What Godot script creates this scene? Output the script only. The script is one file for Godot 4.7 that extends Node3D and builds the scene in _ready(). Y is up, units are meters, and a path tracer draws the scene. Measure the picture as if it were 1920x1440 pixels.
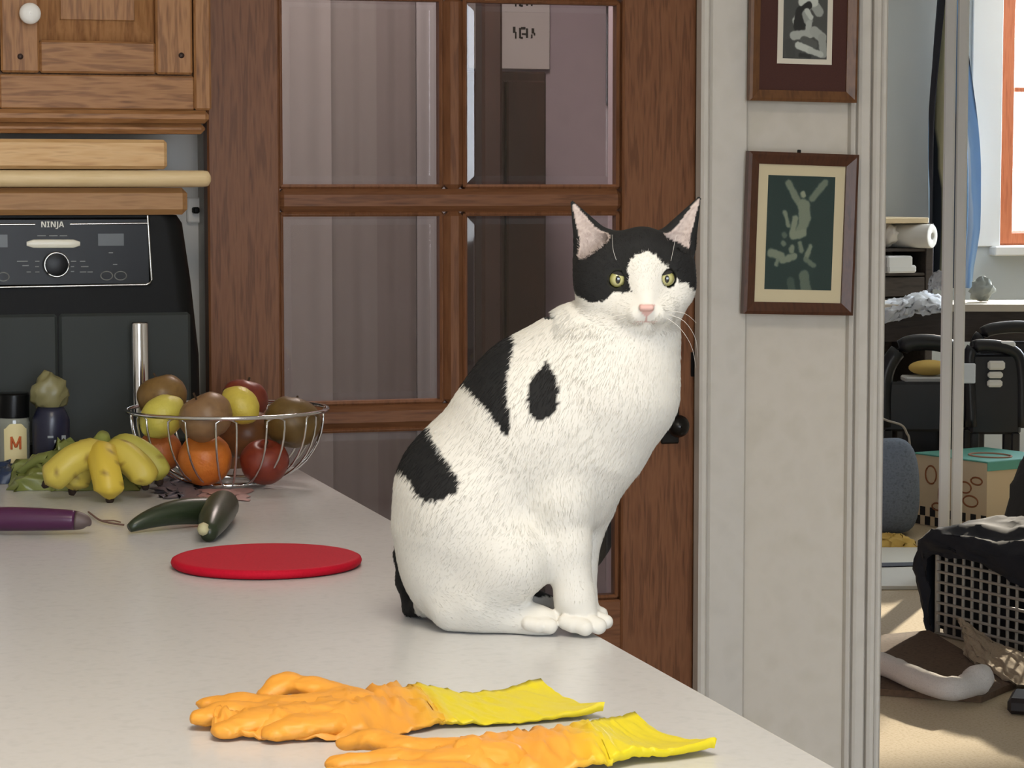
extends Node3D

# ---------------------------------------------------------------- camera model
const FOCAL := 4640.0
const YAW := 0.28274          # the view is turned this far from the line of the worktop edge
const PITCH := 0.07958
const EYE := Vector3(0.0, 1.31, 0.0)
const TOP := 0.90             # height of the worktop
var cam_basis: Basis
var fwd_h: Vector3
var right_h: Vector3
var M := {}                   # materials
var rng := RandomNumberGenerator.new()
var noise := FastNoiseLite.new()

func ray(px: float, py: float) -> Vector3:
	return cam_basis * Vector3((px - 960.0) / FOCAL, (720.0 - py) / FOCAL, -1.0)
func at_y(px: float, py: float, h: float) -> Vector3:      # where that direction meets a level surface
	var r := ray(px, py)
	return EYE + r * ((h - EYE.y) / r.y)
func at_z(px: float, py: float, z: float) -> Vector3:      # where it meets a wall across the room
	var r := ray(px, py)
	return EYE + r * ((z - EYE.z) / r.z)
func at_d(px: float, py: float, d: float) -> Vector3:      # at a known distance from the eye
	var r := ray(px, py)
	return EYE + r * (d / r.dot(fwd_h))
func xz(px: float, z: float) -> float:
	return at_z(px, 500.0, z).x
func yz(py: float, z: float, px := 850.0) -> float:
	return at_z(px, py, z).y

func lin(r: float, g: float, b: float) -> Color:            # 0..255 as the eye reads it -> linear vertex colour
	return Color(r / 255.0, g / 255.0, b / 255.0).srgb_to_linear()
func sc(r: float, g: float, b: float) -> Color:
	return Color(r / 255.0, g / 255.0, b / 255.0)

# ---------------------------------------------------------------- mesh collector
class Mb:
	var v := PackedVector3Array()
	var n := PackedVector3Array()
	var c := PackedColorArray()
	var uv := PackedVector2Array()
	var idx := PackedInt32Array()
	var col := Color(1, 1, 1)
	func vert(p: Vector3, nn := Vector3.ZERO, t := Vector2.ZERO) -> int:
		v.append(p); n.append(nn); c.append(col); uv.append(t)
		return v.size() - 1
	func tri(a: int, b: int, d: int) -> void:
		idx.append(a); idx.append(b); idx.append(d)
	func face(pts: Array, centre: Vector3) -> void:          # flat convex face, turned away from centre
		var nn: Vector3 = (pts[2] - pts[0]).cross(pts[1] - pts[0])
		var mid := Vector3.ZERO
		for p in pts: mid += p
		mid /= pts.size()
		var q := pts.duplicate()
		if nn.dot(mid - centre) < 0.0: q.reverse()
		var s := v.size()
		for p in q: vert(p)
		for k in range(1, q.size() - 1): tri(s, s + k, s + k + 1)
	func quad_uv(a: Vector3, b: Vector3, d: Vector3, e: Vector3) -> void:   # top-left, top-right, bottom-right, bottom-left
		var s := v.size()
		vert(a, Vector3.ZERO, Vector2(0, 0)); vert(b, Vector3.ZERO, Vector2(1, 0))
		vert(d, Vector3.ZERO, Vector2(1, 1)); vert(e, Vector3.ZERO, Vector2(0, 1))
		tri(s, s + 1, s + 2); tri(s, s + 2, s + 3)
	func box(ctr: Vector3, size: Vector3, ch := 0.003, b := Basis.IDENTITY) -> void:
		var h := size * 0.5
		ch = minf(ch, minf(h.x, minf(h.y, h.z)) * 0.9)
		var P := {}
		for sx in [-1, 1]:
			for sy in [-1, 1]:
				for sz in [-1, 1]:
					for a in 3:
						var q := Vector3(sx * h.x, sy * h.y, sz * h.z)
						if a != 0: q.x -= sx * ch
						if a != 1: q.y -= sy * ch
						if a != 2: q.z -= sz * ch
						P[[sx, sy, sz, a]] = ctr + b * q
		for s in [-1, 1]:
			face([P[[s, -1, -1, 0]], P[[s, 1, -1, 0]], P[[s, 1, 1, 0]], P[[s, -1, 1, 0]]], ctr)
			face([P[[-1, s, -1, 1]], P[[1, s, -1, 1]], P[[1, s, 1, 1]], P[[-1, s, 1, 1]]], ctr)
			face([P[[-1, -1, s, 2]], P[[1, -1, s, 2]], P[[1, 1, s, 2]], P[[-1, 1, s, 2]]], ctr)
		if ch <= 0.0: return
		for s in [-1, 1]:
			for t in [-1, 1]:
				face([P[[-1, s, t, 1]], P[[1, s, t, 1]], P[[1, s, t, 2]], P[[-1, s, t, 2]]], ctr)
				face([P[[s, -1, t, 0]], P[[s, 1, t, 0]], P[[s, 1, t, 2]], P[[s, -1, t, 2]]], ctr)
				face([P[[s, t, -1, 0]], P[[s, t, 1, 0]], P[[s, t, 1, 1]], P[[s, t, -1, 1]]], ctr)
				for w in [-1, 1]:
					face([P[[s, t, w, 0]], P[[s, t, w, 1]], P[[s, t, w, 2]]], ctr)
	func span(a: Vector3, b: Vector3, ch := 0.003) -> void:   # box between two corners
		box((a + b) * 0.5, (b - a).abs(), ch)
	func grid(pts: Array, cols: Array, nu: int, nv: int, wu := false, wv := false) -> void:   # smooth sheet, pts[i * nv + j]
		var s := v.size()
		for k in pts.size():
			if cols.size() > 0: col = cols[k]
			vert(pts[k], Vector3.ZERO, Vector2(float(k / nv) / maxf(nu - 1, 1), float(k % nv) / maxf(nv - 1, 1)))
		for i in (nu if wu else nu - 1):
			for j in (nv if wv else nv - 1):
				var i2 := (i + 1) % nu
				var j2 := (j + 1) % nv
				var a := s + i * nv + j
				var b := s + i2 * nv + j
				var d := s + i2 * nv + j2
				var e := s + i * nv + j2
				tri(a, b, d); tri(a, d, e)
	func tube(path: Array, rad, sides := 8, closed := false, flat := 1.0, up := Vector3.UP) -> void:
		var pts := []
		var m := path.size()
		var prev := Vector3.ZERO
		for k in m:
			var t: Vector3
			if closed: t = path[(k + 1) % m] - path[(k + m - 1) % m]
			else: t = path[mini(k + 1, m - 1)] - path[maxi(k - 1, 0)]
			t = t.normalized()
			var side := t.cross(up)
			if side.length() < 0.05: side = t.cross(Vector3(1, 0.1, 0.3)) if prev == Vector3.ZERO else prev
			if prev != Vector3.ZERO and absf(t.dot(up)) > 0.7:
				side = prev - t * prev.dot(t)
			side = side.normalized()
			prev = side
			var nn := side.cross(t).normalized()
			var r: float = rad[k] if rad is Array else rad
			for j in sides:
				var a := TAU * j / sides
				pts.append(path[k] + side * cos(a) * r + nn * sin(a) * r * flat)
		var s0 := v.size()
		grid(pts, [], m, sides, closed, true)
		if not closed:
			var c0 := vert(path[0])
			var c1 := vert(path[m - 1])
			var s1 := s0 + (m - 1) * sides
			for j in sides:
				tri(c0, s0 + j, s0 + (j + 1) % sides)
				tri(c1, s1 + (j + 1) % sides, s1 + j)
	func lathe(prof: Array, seg := 32, ctr := Vector3.ZERO, b := Basis.IDENTITY) -> void:   # prof: Vector2(radius, height), bottom to top
		var pts := []
		for k in seg:
			var a := TAU * k / seg
			for q in prof:
				pts.append(ctr + b * Vector3(cos(a) * q.x, q.y, -sin(a) * q.x))
		grid(pts, [], seg, prof.size(), true, false)
	func prism(poly: Array, y0: float, y1: float, ch := 0.0) -> void:   # poly: Vector2(x, z), level top and bottom
		var ctr := Vector3.ZERO
		var flat := PackedVector2Array()
		for q in poly:
			ctr += Vector3(q.x, (y0 + y1) * 0.5, q.y); flat.append(q)
		ctr /= poly.size()
		var t := Geometry2D.triangulate_polygon(flat)
		for yy in [y0, y1]:
			for k in range(0, t.size(), 3):
				var a := []
				for m in 3: a.append(Vector3(flat[t[k + m]].x, yy, flat[t[k + m]].y))
				face(a, Vector3(a[0].x, (y0 + y1) * 0.5, a[0].z))
		for k in poly.size():
			var p: Vector2 = poly[k]
			var q: Vector2 = poly[(k + 1) % poly.size()]
			face([Vector3(p.x, y0, p.y), Vector3(q.x, y0, q.y), Vector3(q.x, y1, q.y), Vector3(p.x, y1, p.y)], ctr)
	func mesh() -> ArrayMesh:
		var acc := PackedVector3Array()
		acc.resize(v.size())
		for k in range(0, idx.size(), 3):
			var a := idx[k]
			var b := idx[k + 1]
			var d := idx[k + 2]
			var nn := (v[d] - v[a]).cross(v[b] - v[a])
			acc[a] += nn; acc[b] += nn; acc[d] += nn
		for k in v.size():
			n[k] = acc[k].normalized() if acc[k].length() > 0.0 else Vector3.UP
		var arr := []
		arr.resize(Mesh.ARRAY_MAX)
		arr[Mesh.ARRAY_VERTEX] = v
		arr[Mesh.ARRAY_NORMAL] = n
		arr[Mesh.ARRAY_COLOR] = c
		arr[Mesh.ARRAY_TEX_UV] = uv
		arr[Mesh.ARRAY_INDEX] = idx
		var am := ArrayMesh.new()
		am.add_surface_from_arrays(Mesh.PRIMITIVE_TRIANGLES, arr)
		return am

# ---------------------------------------------------------------- scene tree helpers
var used := {}
func numbered(called: String) -> String:
	if not used.has(called):
		used[called] = 0
		return called
	used[called] += 1
	return "%s_%03d" % [called, used[called]]
func tag(o: Node, label: String, category: String, group := "") -> Node:
	o.set_meta("label", label); o.set_meta("category", category)
	if group != "": o.set_meta("group", group)
	return o
func thing(called: String, label: String, category: String, at := Vector3.ZERO, turn := 0.0, group := "") -> Node3D:
	var o := Node3D.new()
	o.name = numbered(called)
	add_child(o)
	o.position = at
	o.rotation.y = turn
	tag(o, label, category, group)
	return o
# a part whose shape is given in room coordinates; parents never have a turn when this is used
func part(parent: Node3D, mb, called: String, mat: Material, label := "") -> MeshInstance3D:
	var o := MeshInstance3D.new()
	o.name = called
	o.mesh = mb.mesh() if mb is Mb else mb
	o.material_override = mat
	parent.add_child(o, true)
	var up := Vector3.ZERO
	var q: Node = parent
	while q != self:
		up += q.position
		q = q.get_parent()
	o.position = -up
	if label != "": o.set_meta("label", label)
	return o
# a part in its parent's own axes
func own(parent: Node3D, mb, called: String, mat: Material, at := Vector3.ZERO, label := "") -> MeshInstance3D:
	var o := MeshInstance3D.new()
	o.name = called
	o.mesh = mb.mesh() if mb is Mb else mb
	o.material_override = mat
	parent.add_child(o, true)
	o.position = at
	if label != "": o.set_meta("label", label)
	return o
func struct(called: String, mb, mat: Material, label: String, category: String) -> MeshInstance3D:
	var o := MeshInstance3D.new()
	o.name = called
	o.mesh = mb.mesh() if mb is Mb else mb
	o.material_override = mat
	add_child(o, true)
	o.set_meta("kind", "structure")
	tag(o, label, category)
	return o
func single(called: String, mb: Mb, mat: Material, label: String, category: String, group := "") -> MeshInstance3D:
	var o := MeshInstance3D.new()
	o.name = numbered(called)
	# keep the origin at the base of the shape
	var lo := Vector3(1e9, 1e9, 1e9)
	var hi := -lo
	for p in mb.v:
		lo = lo.min(p); hi = hi.max(p)
	var b := Vector3((lo.x + hi.x) * 0.5, lo.y, (lo.z + hi.z) * 0.5)
	for k in mb.v.size(): mb.v[k] -= b
	o.mesh = mb.mesh()
	o.material_override = mat
	add_child(o)
	o.position = b
	tag(o, label, category, group)
	return o

# ---------------------------------------------------------------- materials
func plain(c: Color, rough := 0.6, metal := 0.0, vc := false) -> StandardMaterial3D:
	var m := StandardMaterial3D.new()
	m.albedo_color = c
	m.roughness = rough
	m.metallic = metal
	m.vertex_color_use_as_albedo = vc
	return m
func noise_image(size: int, freq: float, octaves: int, sd: int, ramp: Array, kind := FastNoiseLite.TYPE_SIMPLEX_SMOOTH) -> ImageTexture:
	var f := FastNoiseLite.new()
	f.seed = sd
	f.noise_type = kind
	f.frequency = freq
	f.fractal_octaves = octaves
	var g := f.get_seamless_image(size, size)
	var im := Image.create(size, size, false, Image.FORMAT_RGB8)
	for y in size:
		for x in size:
			var t := g.get_pixel(x, y).r
			var k := t * (ramp.size() - 1)
			var i := mini(int(k), ramp.size() - 2)
			im.set_pixel(x, y, (ramp[i] as Color).lerp(ramp[i + 1], k - i))
	return ImageTexture.create_from_image(im)
func tri_mat(tex: Texture2D, scale: Vector3, rough := 0.6, world := false) -> StandardMaterial3D:
	var m := plain(Color(1, 1, 1), rough)
	m.albedo_texture = tex
	m.uv1_triplanar = true
	m.uv1_world_triplanar = world
	m.uv1_scale = scale
	return m
func bumpy(m: StandardMaterial3D, tex: Texture2D, cm: float) -> StandardMaterial3D:
	m.heightmap_enabled = true
	m.heightmap_texture = tex
	m.heightmap_scale = cm
	return m

func catmull(p: Array, t: float):       # value along a list, t in 0..1
	var k := t * (p.size() - 1)
	var i := mini(int(k), p.size() - 2)
	var f := k - i
	var a = p[maxi(i - 1, 0)]
	var b = p[i]
	var c = p[i + 1]
	var d = p[mini(i + 2, p.size() - 1)]
	return 0.5 * ((2.0 * b) + (c - a) * f + (2.0 * a - 5.0 * b + 4.0 * c - d) * f * f + (3.0 * b - 3.0 * c + d - a) * f * f * f)
func smooth_path(p: Array, count: int) -> Array:
	var o := []
	for k in count: o.append(catmull(p, float(k) / (count - 1)))
	return o

# ================================================================ the setting
const ZD := -3.74      # front of the glazed door
const ZP := -3.72      # face of the wall between the two doorways
const ZK := -3.91      # wall behind the kitchen units
const ZB := -11.0      # far wall of the living room
const CEIL := 2.45

func make_materials() -> void:
	var grain := [sc(104, 68, 40), sc(150, 106, 66), sc(166, 120, 78), sc(126, 86, 52), sc(160, 113, 71)]
	var wood_tex := noise_image(256, 0.03, 4, 5, grain)
	M.oak_v = tri_mat(wood_tex, Vector3(9.0, 0.9, 9.0), 0.42)
	M.oak_h = tri_mat(wood_tex, Vector3(0.9, 9.0, 9.0), 0.42)
	var dk := [sc(82, 51, 32), sc(115, 75, 49), sc(125, 84, 56), sc(100, 64, 41), sc(118, 79, 52)]
	var door_tex := noise_image(256, 0.03, 4, 9, dk)
	M.door_v = tri_mat(door_tex, Vector3(10.0, 0.8, 10.0), 0.38)
	M.door_h = tri_mat(door_tex, Vector3(0.8, 10.0, 10.0), 0.38)
	var pale := [sc(176, 132, 82), sc(208, 166, 112), sc(216, 178, 126), sc(190, 148, 98)]
	M.board = tri_mat(noise_image(256, 0.03, 3, 13, pale), Vector3(1.2, 12.0, 12.0), 0.55)
	var pale2 := [sc(214, 186, 136), sc(226, 200, 154), sc(220, 192, 142)]
	M.board_pale = tri_mat(noise_image(256, 0.03, 3, 14, pale2), Vector3(1.2, 12.0, 12.0), 0.5)
	var pale3 := [sc(140, 100, 60), sc(168, 126, 80), sc(158, 114, 70)]
	M.board_brown = tri_mat(noise_image(256, 0.03, 3, 15, pale3), Vector3(1.2, 12.0, 12.0), 0.55)
	var wt := [sc(204, 204, 204), sc(212, 212, 212), sc(208, 208, 207)]
	M.worktop = tri_mat(noise_image(256, 0.06, 4, 21, wt), Vector3(3, 3, 3), 0.26)
	var pw := [sc(196, 190, 178), sc(204, 198, 187), sc(199, 193, 181)]
	M.paint = tri_mat(noise_image(256, 0.02, 4, 23, pw), Vector3(2, 2, 2), 0.55)
	var pl := [sc(200, 192, 176), sc(208, 200, 186), sc(203, 195, 180)]
	M.plaster = tri_mat(noise_image(256, 0.02, 4, 24, pl), Vector3(2, 2, 2), 0.8)
	M.white_wall = plain(sc(222, 220, 214), 0.75)
	M.ceiling = plain(sc(235, 234, 230), 0.85)
	var lil := [sc(166, 154, 160), sc(174, 161, 167), sc(170, 157, 164)]
	M.lilac = tri_mat(noise_image(128, 0.02, 3, 25, lil), Vector3(2, 2, 2), 0.8)
	M.grey_wall = plain(sc(178, 182, 180), 0.8)
	var cp := [sc(176, 156, 122), sc(196, 178, 146), sc(206, 190, 160), sc(184, 166, 132)]
	var carpet_tex := noise_image(256, 0.12, 4, 31, cp)
	M.carpet = bumpy(tri_mat(carpet_tex, Vector3(3, 3, 3), 0.95), carpet_tex, 0.4)
	var fl := [sc(150, 138, 122), sc(168, 156, 140), sc(160, 147, 130)]
	M.floor_k = tri_mat(noise_image(128, 0.03, 3, 33, fl), Vector3(2, 2, 2), 0.5)
	M.chrome = plain(sc(225, 225, 225), 0.12, 1.0)
	M.steel = plain(sc(190, 190, 186), 0.25, 1.0)
	M.black_plastic = plain(sc(16, 17, 17), 0.55)
	M.black_gloss = plain(sc(13, 14, 15), 0.3)
	M.slate = plain(sc(58, 62, 60), 0.55)
	M.black_metal = plain(sc(22, 20, 18), 0.3, 0.4)
	for k in ["black_plastic", "slate", "black_gloss"]: M[k].metallic_specular = 0.3
	for k in ["oak_v", "oak_h", "door_v", "door_h"]: M[k].metallic_specular = 0.33
	M.white_china = plain(sc(240, 238, 232), 0.12)
	M.glass = plain(Color(0.12, 0.13, 0.13, 0.06), 0.02)
	M.glass.transparency = BaseMaterial3D.TRANSPARENCY_ALPHA
	M.bevel = plain(Color(0.4, 0.42, 0.42, 0.14), 0.03)
	M.bevel.transparency = BaseMaterial3D.TRANSPARENCY_ALPHA
	M.dark_wood = tri_mat(noise_image(128, 0.03, 4, 41, [sc(34, 19, 14), sc(50, 30, 22), sc(42, 25, 18), sc(54, 34, 26)]), Vector3(8, 0.8, 8), 0.5)
	M.peel = noise_image(128, 0.25, 2, 61, [Color(0, 0, 0), Color(1, 1, 1)])
	M.fleece_tex = noise_image(128, 0.18, 4, 62, [sc(176, 168, 158), sc(214, 208, 200), sc(196, 188, 178)])
	M.vc = plain(Color(1, 1, 1), 0.55, 0.0, true)
	M.vc_rough = plain(Color(1, 1, 1), 0.9, 0.0, true)

func setup_view() -> void:
	cam_basis = Basis.from_euler(Vector3(-PITCH, -YAW, 0.0))
	fwd_h = Vector3(sin(YAW), 0, -cos(YAW))
	right_h = Vector3(cos(YAW), 0, sin(YAW))
	var cam := Camera3D.new()
	cam.name = "camera"
	cam.fov = rad_to_deg(2.0 * atan(720.0 / FOCAL))
	cam.near = 0.05
	cam.far = 200.0
	add_child(cam)
	cam.transform = Transform3D(cam_basis, EYE)
	cam.current = true
	# daylight
	var sky_m := ProceduralSkyMaterial.new()
	sky_m.sky_top_color = sc(150, 185, 225)
	sky_m.sky_horizon_color = sc(222, 232, 240)
	sky_m.ground_horizon_color = sc(190, 196, 190)
	sky_m.ground_bottom_color = sc(120, 126, 112)
	sky_m.sky_energy_multiplier = 3.0
	sky_m.ground_energy_multiplier = 2.0
	var sky := Sky.new()
	sky.sky_material = sky_m
	var env := Environment.new()
	env.background_mode = Environment.BG_SKY
	env.sky = sky
	env.tonemap_mode = Environment.TONE_MAPPER_LINEAR
	env.tonemap_exposure = 0.72
	env.sdfgi_enabled = true
	env.ssao_enabled = true
	env.ssil_enabled = true
	var we := WorldEnvironment.new()
	we.name = "world_environment"
	we.environment = env
	add_child(we)
	# the sun comes low through the living-room window
	var sun := DirectionalLight3D.new()
	sun.name = "sun"
	sun.light_energy = 4.6
	sun.light_color = sc(255, 240, 214)
	sun.light_angular_distance = 1.0
	sun.shadow_enabled = true
	add_child(sun)
	sun.look_at_from_position(Vector3.ZERO, Vector3(-2.0, -1.0, 2.7))
	# daylight from unseen garden doors behind the viewer, placed to light the kitchen
	area_light("unseen_garden_door_light", Vector3(0.25, 1.12, 2.55), Vector3(0.3, 1.0, 0.0), Vector2(2.5, 2.0), 13.0, sc(244, 247, 255))
	# daylight through the living-room window
	area_light("living_room_window_daylight", Vector3(6.7, 1.65, ZB + 0.07), Vector3(5.6, 1.3, -7.5), Vector2(1.7, 1.1), 20.0, sc(236, 244, 255))

func area_light(called: String, at: Vector3, to: Vector3, size: Vector2, energy: float, c: Color) -> void:
	var l := AreaLight3D.new()
	l.name = called
	l.area_size = size
	l.light_energy = energy
	l.light_color = c
	l.shadow_enabled = true
	l.area_range = 20.0
	add_child(l)
	l.look_at_from_position(at, to)

func wall(called: String, a: Vector3, b: Vector3, mat: Material, label: String) -> MeshInstance3D:
	var m := Mb.new()
	m.span(a, b, 0.0)
	return struct(called, m, mat, label, "wall")

# a wall across the room (along x) with one rectangular opening
func wall_with_hole(called: String, x0: float, x1: float, z0: float, z1: float, hx0: float, hx1: float, hy0: float, hy1: float, mat: Material, label: String, h := CEIL) -> void:
	var m := Mb.new()
	m.span(Vector3(x0, 0, z0), Vector3(hx0, h, z1), 0.0)
	m.span(Vector3(hx1, 0, z0), Vector3(x1, h, z1), 0.0)
	if hy0 > 0.0: m.span(Vector3(hx0, 0, z0), Vector3(hx1, hy0, z1), 0.0)
	m.span(Vector3(hx0, hy1, z0), Vector3(hx1, h, z1), 0.0)
	struct(called, m, mat, label, "wall")

func build_shell() -> void:
	var xa := xz(1310, ZP)      # left edge of the pier between the doorways
	var xb := xz(1654, ZP)      # its right edge
	var xd0 := xz(391, ZD)
	# floors and ceilings
	var m := Mb.new()
	m.span(Vector3(-2.4, -0.12, ZK - 0.15), Vector3(3.6, 0.0, 2.75), 0.0)
	struct("floor_kitchen", m, M.floor_k, "beige kitchen floor below the worktop", "floor")
	m = Mb.new()
	m.span(Vector3(xb - 0.1, -0.12, ZB - 0.3), Vector3(8.4, 0.002, ZP - 0.06), 0.0)
	struct("floor_living_room", m, M.carpet, "beige carpet of the room beyond the open doorway", "floor")
	m = Mb.new()
	m.span(Vector3(-0.3, -0.12, -5.9), Vector3(xb - 0.1, 0.001, ZD - 0.02), 0.0)
	m.span(Vector3(xb - 0.1, -0.12, -5.9), Vector3(2.02, 0.0035, -4.8), 0.0)
	struct("floor_hall", m, M.floor_k, "hall floor behind the glazed door", "floor")
	m = Mb.new()
	m.span(Vector3(-2.5, CEIL, ZB - 0.3), Vector3(8.5, CEIL + 0.15, 2.8), 0.0)
	struct("ceiling", m, M.ceiling, "plain white ceiling over all the rooms", "ceiling")
	# kitchen walls
	wall("wall_back", Vector3(-2.4, 0, ZK - 0.12), Vector3(xd0 + 0.05, CEIL, ZK), M.white_wall, "white kitchen wall behind the air fryer and cabinet")
	wall("wall_left", Vector3(-2.5, 0, ZK - 0.12), Vector3(-2.4, CEIL, 2.75), M.plaster, "cream kitchen wall beside the viewer")
	wall("wall_right", Vector3(3.6, 0, ZP - 0.12), Vector3(3.7, CEIL, 2.75), M.plaster, "cream kitchen wall past the open doorway")
	wall_with_hole("wall_front", -2.5, 3.7, 2.6, 2.75, -1.05, 1.55, 0.0, 2.15, M.plaster, "cream kitchen wall out of view with the unseen garden doors in it")
	# head of the glazed door and its hidden jamb
	m = Mb.new()
	m.span(Vector3(xd0 + 0.012, 0, ZK - 0.12), Vector3(xd0 + 0.05, CEIL, ZD - 0.045), 0.0)
	m.span(Vector3(xd0 + 0.012, 2.03, ZD - 0.16), Vector3(xa + 0.02, CEIL, ZD - 0.02), 0.0)
	struct("wall_door_head", m, M.paint, "cream wall over the glazed wooden door", "wall")
	# pier between the doorways and the wall over and past the opening
	m = Mb.new()
	m.span(Vector3(xa + 0.004, 0, ZP - 0.13), Vector3(xb - 0.004, CEIL, ZP - 0.008), 0.0)
	struct("wall_pier", m, M.plaster, "narrow cream wall between the glazed door and the open doorway", "wall")
	m = Mb.new()
	m.span(Vector3(xb - 0.004, 2.08, ZP - 0.13), Vector3(2.75, CEIL, ZP - 0.008), 0.0)
	m.span(Vector3(2.75, 0, ZP - 0.13), Vector3(3.7, CEIL, ZP - 0.008), 0.0)
	struct("wall_doorway", m, M.plaster, "cream wall over and past the open doorway", "wall")
	# architraves on the pier
	m = Mb.new()
	var prof := [[1306, 1322, 0.020], [1325, 1397, 0.012]]
	for q in prof:
		m.span(Vector3(xz(q[0], ZP), 0, ZP - 0.010), Vector3(xz(q[1], ZP), CEIL, ZP + q[2]), 0.004)
	struct("trim_1", m, M.paint, "cream painted architrave beside the glazed door", "architrave")
	m = Mb.new()
	prof = [[1590, 1600, 0.010], [1601, 1624, 0.016], [1626, 1641, 0.021], [1642, 1655, 0.014]]
	for q in prof:
		m.span(Vector3(xz(q[0], ZP), 0, ZP - 0.010), Vector3(xz(q[1], ZP), CEIL, ZP + q[2]), 0.004)
	struct("trim_2", m, M.paint, "cream stepped architrave beside the open doorway", "architrave")
	# hall behind the glazed door
	wall("wall_hall_back", Vector3(-0.3, 0, -5.75), Vector3(2.0, CEIL, -5.6), M.lilac, "dim lilac wall at the back of the hall")
	wall("wall_hall_left", Vector3(-0.4, 0, -5.75), Vector3(-0.3, CEIL, ZK - 0.12), M.lilac, "lilac end wall of the hall")
	m = Mb.new()
	m.span(Vector3(xb - 0.1, 0, -4.78), Vector3(xb - 0.02, CEIL, ZP - 0.13), 0.0)
	m.span(Vector3(xb - 0.1, 0, -4.84), Vector3(2.08, CEIL, -4.76), 0.0)
	m.span(Vector3(2.0, 0, ZB - 0.15), Vector3(2.08, CEIL, -4.8), 0.0)
	struct("wall_living_left", m, M.lilac, "stepped wall between the hall and the living room", "wall")
	wall("wall_living_right", Vector3(8.2, 0, ZB - 0.15), Vector3(8.35, CEIL, ZP - 0.13), M.grey_wall, "pale end wall of the living room")
	wall_with_hole("wall_living_back", xb - 0.1, 8.35, ZB - 0.22, ZB, xz(1872, ZB), 7.7, yz(462, ZB, 1880), 2.3, M.grey_wall, "pale wall around the wooden window")
	wall("wall_living_front", Vector3(3.7, 0, ZP - 0.13), Vector3(8.35, CEIL, ZP), M.grey_wall, "pale wall of the living room beside the doorway")
	# unseen garden doors behind the viewer, out of view, lighting the kitchen
	var w := Node3D.new()
	w.name = "door_2"
	add_child(w)
	w.set_meta("kind", "structure"); tag(w, "unseen white glazed garden doors that light the kitchen", "door")
	for x in [-1.05, -0.2, 0.65, 1.49]:
		m = Mb.new()
		m.span(Vector3(x, 0.002, 2.66), Vector3(x + 0.06, 2.15, 2.72), 0.005)
		part(w, m, "stile", M.white_wall)
	for y in [0.002, 2.08]:
		m = Mb.new()
		m.span(Vector3(-1.05, y, 2.662), Vector3(1.55, y + 0.07, 2.718), 0.005)
		part(w, m, "rail", M.white_wall)
	for x in [-0.99, -0.14, 0.71]:
		m = Mb.new()
		m.span(Vector3(x, 0.07, 2.685), Vector3(x + 0.79, 2.08, 2.69), 0.0)
		part(w, m, "pane", M.glass)
	# unseen flush ceiling lamp, placed to light the worktop from above
	var cl := thing("unseen_ceiling_lamp", "unseen square white ceiling lamp placed to light the worktop", "lamp", Vector3(0.3, CEIL - 0.06, -1.2))
	m = Mb.new()
	m.span(Vector3(-0.05, CEIL - 0.045, -1.55), Vector3(0.65, CEIL - 0.001, -0.85), 0.008)
	part(cl, m, "housing", M.white_wall)
	m = Mb.new()
	m.span(Vector3(-0.02, CEIL - 0.06, -1.52), Vector3(0.62, CEIL - 0.044, -0.88), 0.006)
	var glow := plain(sc(255, 246, 230), 0.5)
	glow.emission_enabled = true
	glow.emission = sc(255, 244, 226)
	glow.emission_energy_multiplier = 2.0
	part(cl, m, "diffuser", glow)
	area_light("unseen_ceiling_lamp_light", Vector3(0.3, CEIL - 0.07, -1.2), Vector3(0.3, 0.0, -1.201), Vector2(0.62, 0.62), 3.0, sc(255, 243, 224))

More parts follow.
